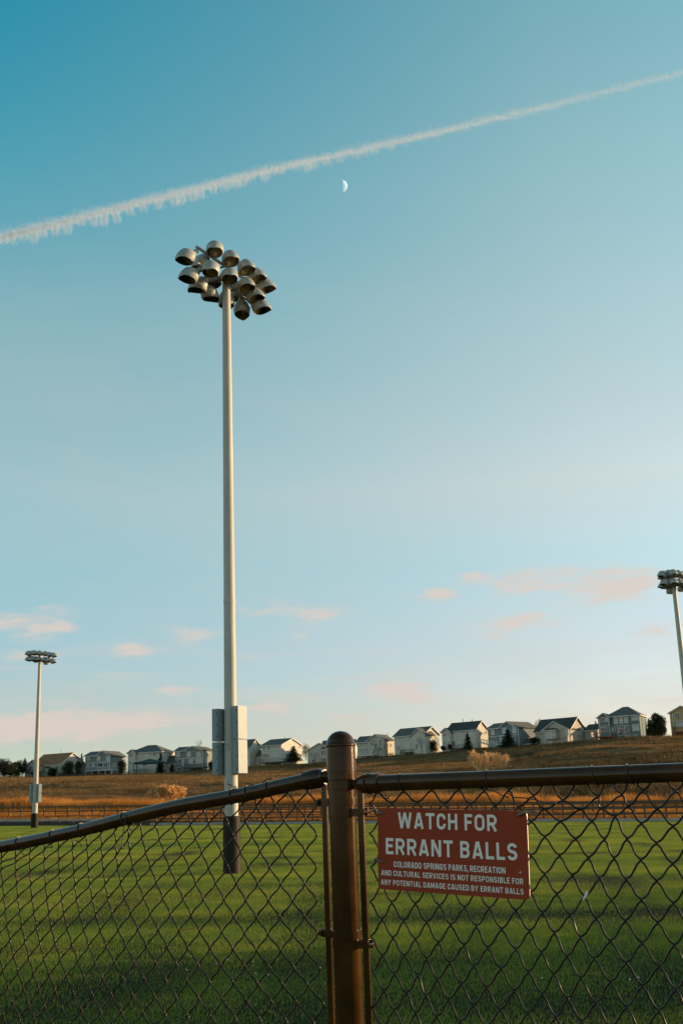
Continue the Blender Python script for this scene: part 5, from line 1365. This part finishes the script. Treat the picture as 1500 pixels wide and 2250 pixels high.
plant('evergreen_tree', JUN[1], *K2(578, 1425), K2(578, 1535)[1], 22, 330, 'small dome-shaped dark shrub against the front wall of the leftmost cream house', 'shrub', JG)
plant('evergreen_tree', JUN[0], *K2(745, 1348), K2(745, 1520)[1], 28, 328, 'big dark bushy tree in front of the gable of the leftmost cream house', 'tree', JG)
plant('evergreen_tree', JUN[1], *K2(868, 1348), K2(868, 1505)[1], 18, 328, 'narrow dark bushy tree at the right corner of the leftmost cream house', 'tree', JG)
plant('evergreen_tree', JUN[1], *K2(1340, 1335), K2(1340, 1500)[1], 20, 322, 'dark bushy tree at the right side of the second house from the left', 'tree', JG)
plant('evergreen_tree', JUN[0], *K3(975, 330), K3(975, 430)[1], 14, 322, 'dark bushes between the white hip-roofed and the next grey house', 'shrub', JG)
plant('evergreen_tree', JUN[1], *K3(1345, 300), K3(1345, 415)[1], 14, 320, 'dark bush at the right wall of the grey house beside the floodlight pole', 'shrub', JG)
plant('evergreen_tree', JUN[0], *K5(880, 385), K5(880, 430)[1], 14, 290, 'low dark bush below the left corner of the dark-roofed white house', 'shrub', JG)
plant('evergreen_tree', JUN[1], *K5(940, 370), K5(940, 425)[1], 12, 288, 'low dark bush in front of the deck of the dark-roofed white house', 'shrub', JG)
plant('evergreen_tree', JUN[0], *K5(790, 330), K5(790, 455)[1], 26, 294, 'loose grey-green tree at the side wall of the white house with two gables', 'tree', JG)
plant('evergreen_tree', JUN[1], *K6(215, 385), K6(215, 470)[1], 24, 280, 'dark bush between the blue-grey and the cream house', 'shrub', JG)
plant('golden_tree', GOLD, *K4(1090, 520), K4(1090, 690)[1], 22, 330, 'yellow-green sunlit tree behind the white house left of the fence post', 'tree')
BG = 'small bare trees in the gardens'
plant('bare_tree', BARE[0], *K4(1180, 612), K4(1180, 735)[1], 24, 306, 'small bare tree before the white gabled house left of the fence post', 'tree', BG)
plant('bare_tree', BARE[1], *K5(315, 362), K5(315, 480)[1], 30, 298, 'spreading bare tree before the low white house right of the fence post', 'tree', BG)
plant('bare_tree', BARE[0], *K5(695, 312), K5(695, 455)[1], 20, 290, 'tall thin bare tree before the white house with two gables', 'tree', BG)
plant('bare_tree', BARE[1], *K6(470, 358), K6(470, 448)[1], 30, 272, 'round bare tree before the cream house with the bay window', 'tree', BG)
plant('bare_tree', BARE[0], *K5(385, 370), K5(385, 480)[1], 12, 297, 'thin upright bare tree at the corner of the low white house', 'tree', BG)
plant('bare_tree', BARE[1], *K5(1215, 262), K5(1215, 400)[1], 20, 292, 'bare tree against the sunlit gable of the dark-roofed white house', 'tree', BG)
BB = 'bare trees rising behind the roofs'
plant('bare_tree', BARE[1], 441, 1622, 1700, 34, 350, 'faint bare tree top behind the grey house beside the tallest pole', 'tree', BB)
plant('bare_tree', BARE[0], 1187, 1578, 1640, 30, 310, 'faint bare tree top behind the blue-grey house and the cream house', 'tree', BB)
plant('bare_tree', BARE[1], 845, 1608, 1665, 30, 330, 'faint bare tree top behind the low white house right of the fence post', 'tree', BB)
THIN = [round_meshes(41, M_jun, .5, 2200, leaf=.05), round_meshes(43, M_jun, .5, 650, leaf=.05)]
for k, (tx, ty, th, tw, q) in enumerate(((30, 18.3, 8.5, 3.7, 0), (40, 22.6, 9.5, 3.7, 0), (58, 30.0, 12, 3.8, 1), (74, 37.0, 14, 4.4, 1), (92, 44.5, 17, 4.8, 1))):       # unseen trees, added past the right edge to darken the near turf
    o = empty('added_shade_tree', (tx, ty, field_z(tx, ty)), k * 1.7); tag(o, ['stout', 'bushy', 'tall', 'small', 'farthest'][k] + ' thin-leaved unseen tree added beyond the right edge to shade the near turf', 'tree', 'unseen trees added beyond the right edge for shade')
    for nm, me in zip(('trunk', 'crown'), THIN[q]): c = child(nm, me, o); c.scale = (tw / .5, tw / .5, th)
plant('pale_bush', FLUFF, 370, 1721, 1770, 92, ground_hit(370, 1766), 'round fluffy pale bush glowing in the sun on the slope above the sloping rail', 'shrub')
plant('bare_bush', PALEB, 1060, 1645, 1702, 84, ground_hit(1060, 1700), 'broad bare pale-twigged bush on the slope above the right rail', 'shrub', 'bare pale bushes on the slope')
plant('bare_bush', PALEB, 1105, 1650, 1699, 48, ground_hit(1105, 1699), 'smaller bare pale bush at the right of its broader neighbour above the rail', 'shrub', 'bare pale bushes on the slope', rot=2.2)
for (px, yt, yb_, w_, D, lb) in ((20, 1700, 1722, 50, 322, 'low brown scrub below the evergreens at the left edge of the photo'), (60, 1704, 1718, 36, 320, 'low brown scrub below the balcony of the leftmost cream house'),
                                (215, 1697, 1708, 26, 324, 'low brown scrub below the deck of the second house from the left'), (640, 1668, 1682, 40, 306, 'low dark scrub below the white house left of the fence post'), (860, 1652, 1668, 34, 294, 'low dark scrub between the two white houses right of the fence post')):
    plant('scrub_bush', SCRUB, px, yt, yb_, w_, D, lb, 'shrub', 'low scrub along the ridge')
for (px, yb_, hp, w_) in ((1128, 1683, 13, 34), (1150, 1676, 14, 38), (1176, 1668, 15, 40), (1203, 1661, 14, 40), (1230, 1655, 13, 36), (1165, 1660, 10, 34), (1258, 1650, 9, 30), (1140, 1664, 9, 30)):
    plant('scrub_bush', SCRUB, px, yb_ - hp, yb_, w_, ground_hit(px, yb_), 'dark low scrub filling the hollow on the slope right of the bare pale bushes', 'shrub', 'scrub in the hollow of the slope')

# ------------------------------------------------------------------ moon and vapour trail
def moon():
    M = bpy.data.materials.new('moon_surface'); M.use_nodes = True; nt = M.node_tree; N = nt.nodes; L = nt.links; N.clear()
    o = N.new('ShaderNodeOutputMaterial'); d = N.new('ShaderNodeBsdfDiffuse'); d.inputs['Roughness'].default_value = 1.0; t = N.new('ShaderNodeBsdfTransparent'); a = N.new('ShaderNodeAddShader')
    tx = N.new('ShaderNodeTexCoord'); n = N.new('ShaderNodeTexNoise'); n.inputs['Scale'].default_value = .02; L.new(tx.outputs['Object'], n.inputs['Vector'])
    r = N.new('ShaderNodeValToRGB'); r.color_ramp.elements[0].color = (.62, .72, .85, 1); r.color_ramp.elements[1].color = (.85, .93, 1, 1); L.new(n.outputs['Fac'], r.inputs[0]); L.new(r.outputs[0], d.inputs[0])
    L.new(t.outputs[0], a.inputs[0]); L.new(d.outputs[0], a.inputs[1])
    gm = N.new('ShaderNodeNewGeometry'); mx = N.new('ShaderNodeMixShader'); L.new(gm.outputs['Backfacing'], mx.inputs[0]); L.new(a.outputs[0], mx.inputs[1]); L.new(t.outputs[0], mx.inputs[2]); L.new(mx.outputs[0], o.inputs[0])
    D = 14000; c = CAM + ray(750, 409) / np.linalg.norm(ray(750, 409)) * D; R = 12.6 / FPX * D
    b = MB(); sx = Vector((SUN_DIR.x, SUN_DIR.y, 0)).normalized(); n = 22; m_ = 22       # the sunlit hemisphere
    w_ = Vector((0, 0, 1)); q_ = w_.cross(sx)
    for i in range(n + 1):
        t = math.pi * i / n
        for k in range(m_ + 1):
            ph = -math.pi / 2 + math.pi * k / m_
            v_ = R * (math.sin(t) * (math.cos(ph) * sx + math.sin(ph) * q_) + math.cos(t) * w_); b.v.append(tuple(v_))
    for i in range(n):
        for k in range(m_):
            q = i * (m_ + 1) + k; b.f.append([q, q + m_ + 1, q + m_ + 2, q + 1]); b.mi.append(0)
    ob = b.build('moon', M, loc=tuple(c), smooth=True); tag(ob, 'pale half moon high in the blue sky below the vapour trail', 'moon')
moon()
def contrail():
    H = 1500.0
    P_ = lambda px, py: at_d(px, py, float(np.interp(px, [-260, 1760], [2900, 900])))     # the trail comes down towards the right
    A, B = P_(-260, 588), P_(1760, 100)
    M = bpy.data.materials.new('vapour'); M.use_nodes = True; nt = M.node_tree; N = nt.nodes; L = nt.links; N.clear()
    out = N.new('ShaderNodeOutputMaterial'); t = N.new('ShaderNodeBsdfTransparent'); d = N.new('ShaderNodeBsdfDiffuse'); tl = N.new('ShaderNodeBsdfTranslucent')
    d.inputs[0].default_value = tl.inputs[0].default_value = (.84, .92, 1.0, 1)
    m1 = N.new('ShaderNodeMixShader'); m1.inputs[0].default_value = .5; L.new(d.outputs[0], m1.inputs[1]); L.new(tl.outputs[0], m1.inputs[2])
    m2 = N.new('ShaderNodeMixShader'); m2.inputs[0].default_value = .021; L.new(t.outputs[0], m2.inputs[1]); L.new(m1.outputs[0], m2.inputs[2]); L.new(m2.outputs[0], out.inputs[0])
    ph = (1 + 5 ** .5) / 2
    iv = [(-1, ph, 0), (1, ph, 0), (-1, -ph, 0), (1, -ph, 0), (0, -1, ph), (0, 1, ph), (0, -1, -ph), (0, 1, -ph), (ph, 0, -1), (ph, 0, 1), (-ph, 0, -1), (-ph, 0, 1)]
    fs = [(0, 11, 5), (0, 5, 1), (0, 1, 7), (0, 7, 10), (0, 10, 11), (1, 5, 9), (5, 11, 4), (11, 10, 2), (10, 7, 6), (7, 1, 8), (3, 9, 4), (3, 4, 2), (3, 2, 6), (3, 6, 8), (3, 8, 9), (4, 9, 5), (2, 4, 11), (6, 2, 10), (8, 6, 7), (9, 8, 1)]
    iv = [np.array(p) / np.linalg.norm(p) for p in iv]; ic = {}; f2 = []
    def mid(a, c):
        k = (min(a, c), max(a, c))
        if k not in ic: p = iv[a] + iv[c]; iv.append(p / np.linalg.norm(p)); ic[k] = len(iv) - 1
        return ic[k]
    for a, c, e in fs: x, y, z = mid(a, c), mid(c, e), mid(e, a); f2 += [(a, x, z), (c, y, x), (e, z, y), (x, y, z)]
    iv = np.array(iv); rg = np.random.RandomState(11); b = MB(); O = (A + B) / 2
    def unit(px): return np.linalg.norm(P_(px, float(np.interp(px, XS, YS))) - CAM) / FPX
    XS = [-260, 0, 300, 600, 900, 1200, 1500, 1760]; YS = [590, 522, 448, 372, 305, 235, 161, 98]
    def puff(px, py, r, off=0.0, sq=1.0):
        r *= 1.22
        u = unit(px); p = P_(px, py) + np.array([.3, .8, 0]) * off * u - O
        b.add([tuple(p + np.array([q[0] * 1.25, q[1], q[2] * sq]) * r * u) for q in iv], f2)
    px = -250.0
    while px < 1750:                                   # the drawn-out core with its faint upper edge
        t = max(0, min(1, px / 1500)); y0 = float(np.interp(px, XS, YS)); k = (1 - .5 * t)
        for _ in range(int(14.5 - 12.2 * min(1, t * 1.15) + rg.rand())): puff(px + rg.randn() * 4, y0 + rg.randn() * 3.0 * k, (4.2 + 2.2 * rg.rand()) * (1 - .1 * t), rg.randn() * 5, .8)
        if rg.rand() < 1.1 - .6 * t: puff(px, y0 - (7 + 6 * rg.rand()) * k, 6 + 3 * rg.rand(), rg.randn() * 6, .6)
        if rg.rand() < .55 - .4 * t: puff(px, y0 + (5 + 3 * rg.rand()) * k, 6.0, rg.randn() * 5, .8)
        px += 4.6
    px = -250.0
    while px < 1050:                                   # hanging tufts along the lower edge
        t = max(0, min(1, px / 1500)); k = 1.0 if t < .3 else max(.15, 1 - (t - .3) * 2.1); y0 = float(np.interp(px, XS, YS)); vv = rg.rand(); hgt = (9 + 17 * vv) * k; w_ = 4.0 + 4 * rg.rand()
        n = int((8 + 22 * vv) * (k ** 1.5))
        for q in range(n):
            h = (q + .5) / n; puff(px + rg.randn() * w_ * .5 * (.6 + .5 * h), y0 + 5 + hgt * h * .95, (4.2 + 2.4 * rg.rand()) * (1 if h < .8 else .8), rg.randn() * 4)
        px += 15 + 22 * rg.rand()
    o = b.build('vapour_trail', M, loc=tuple(O), smooth=True)
    tag(o, 'long white vapour trail with a scalloped lower edge crossing the upper sky', 'vapour trail')
contrail()
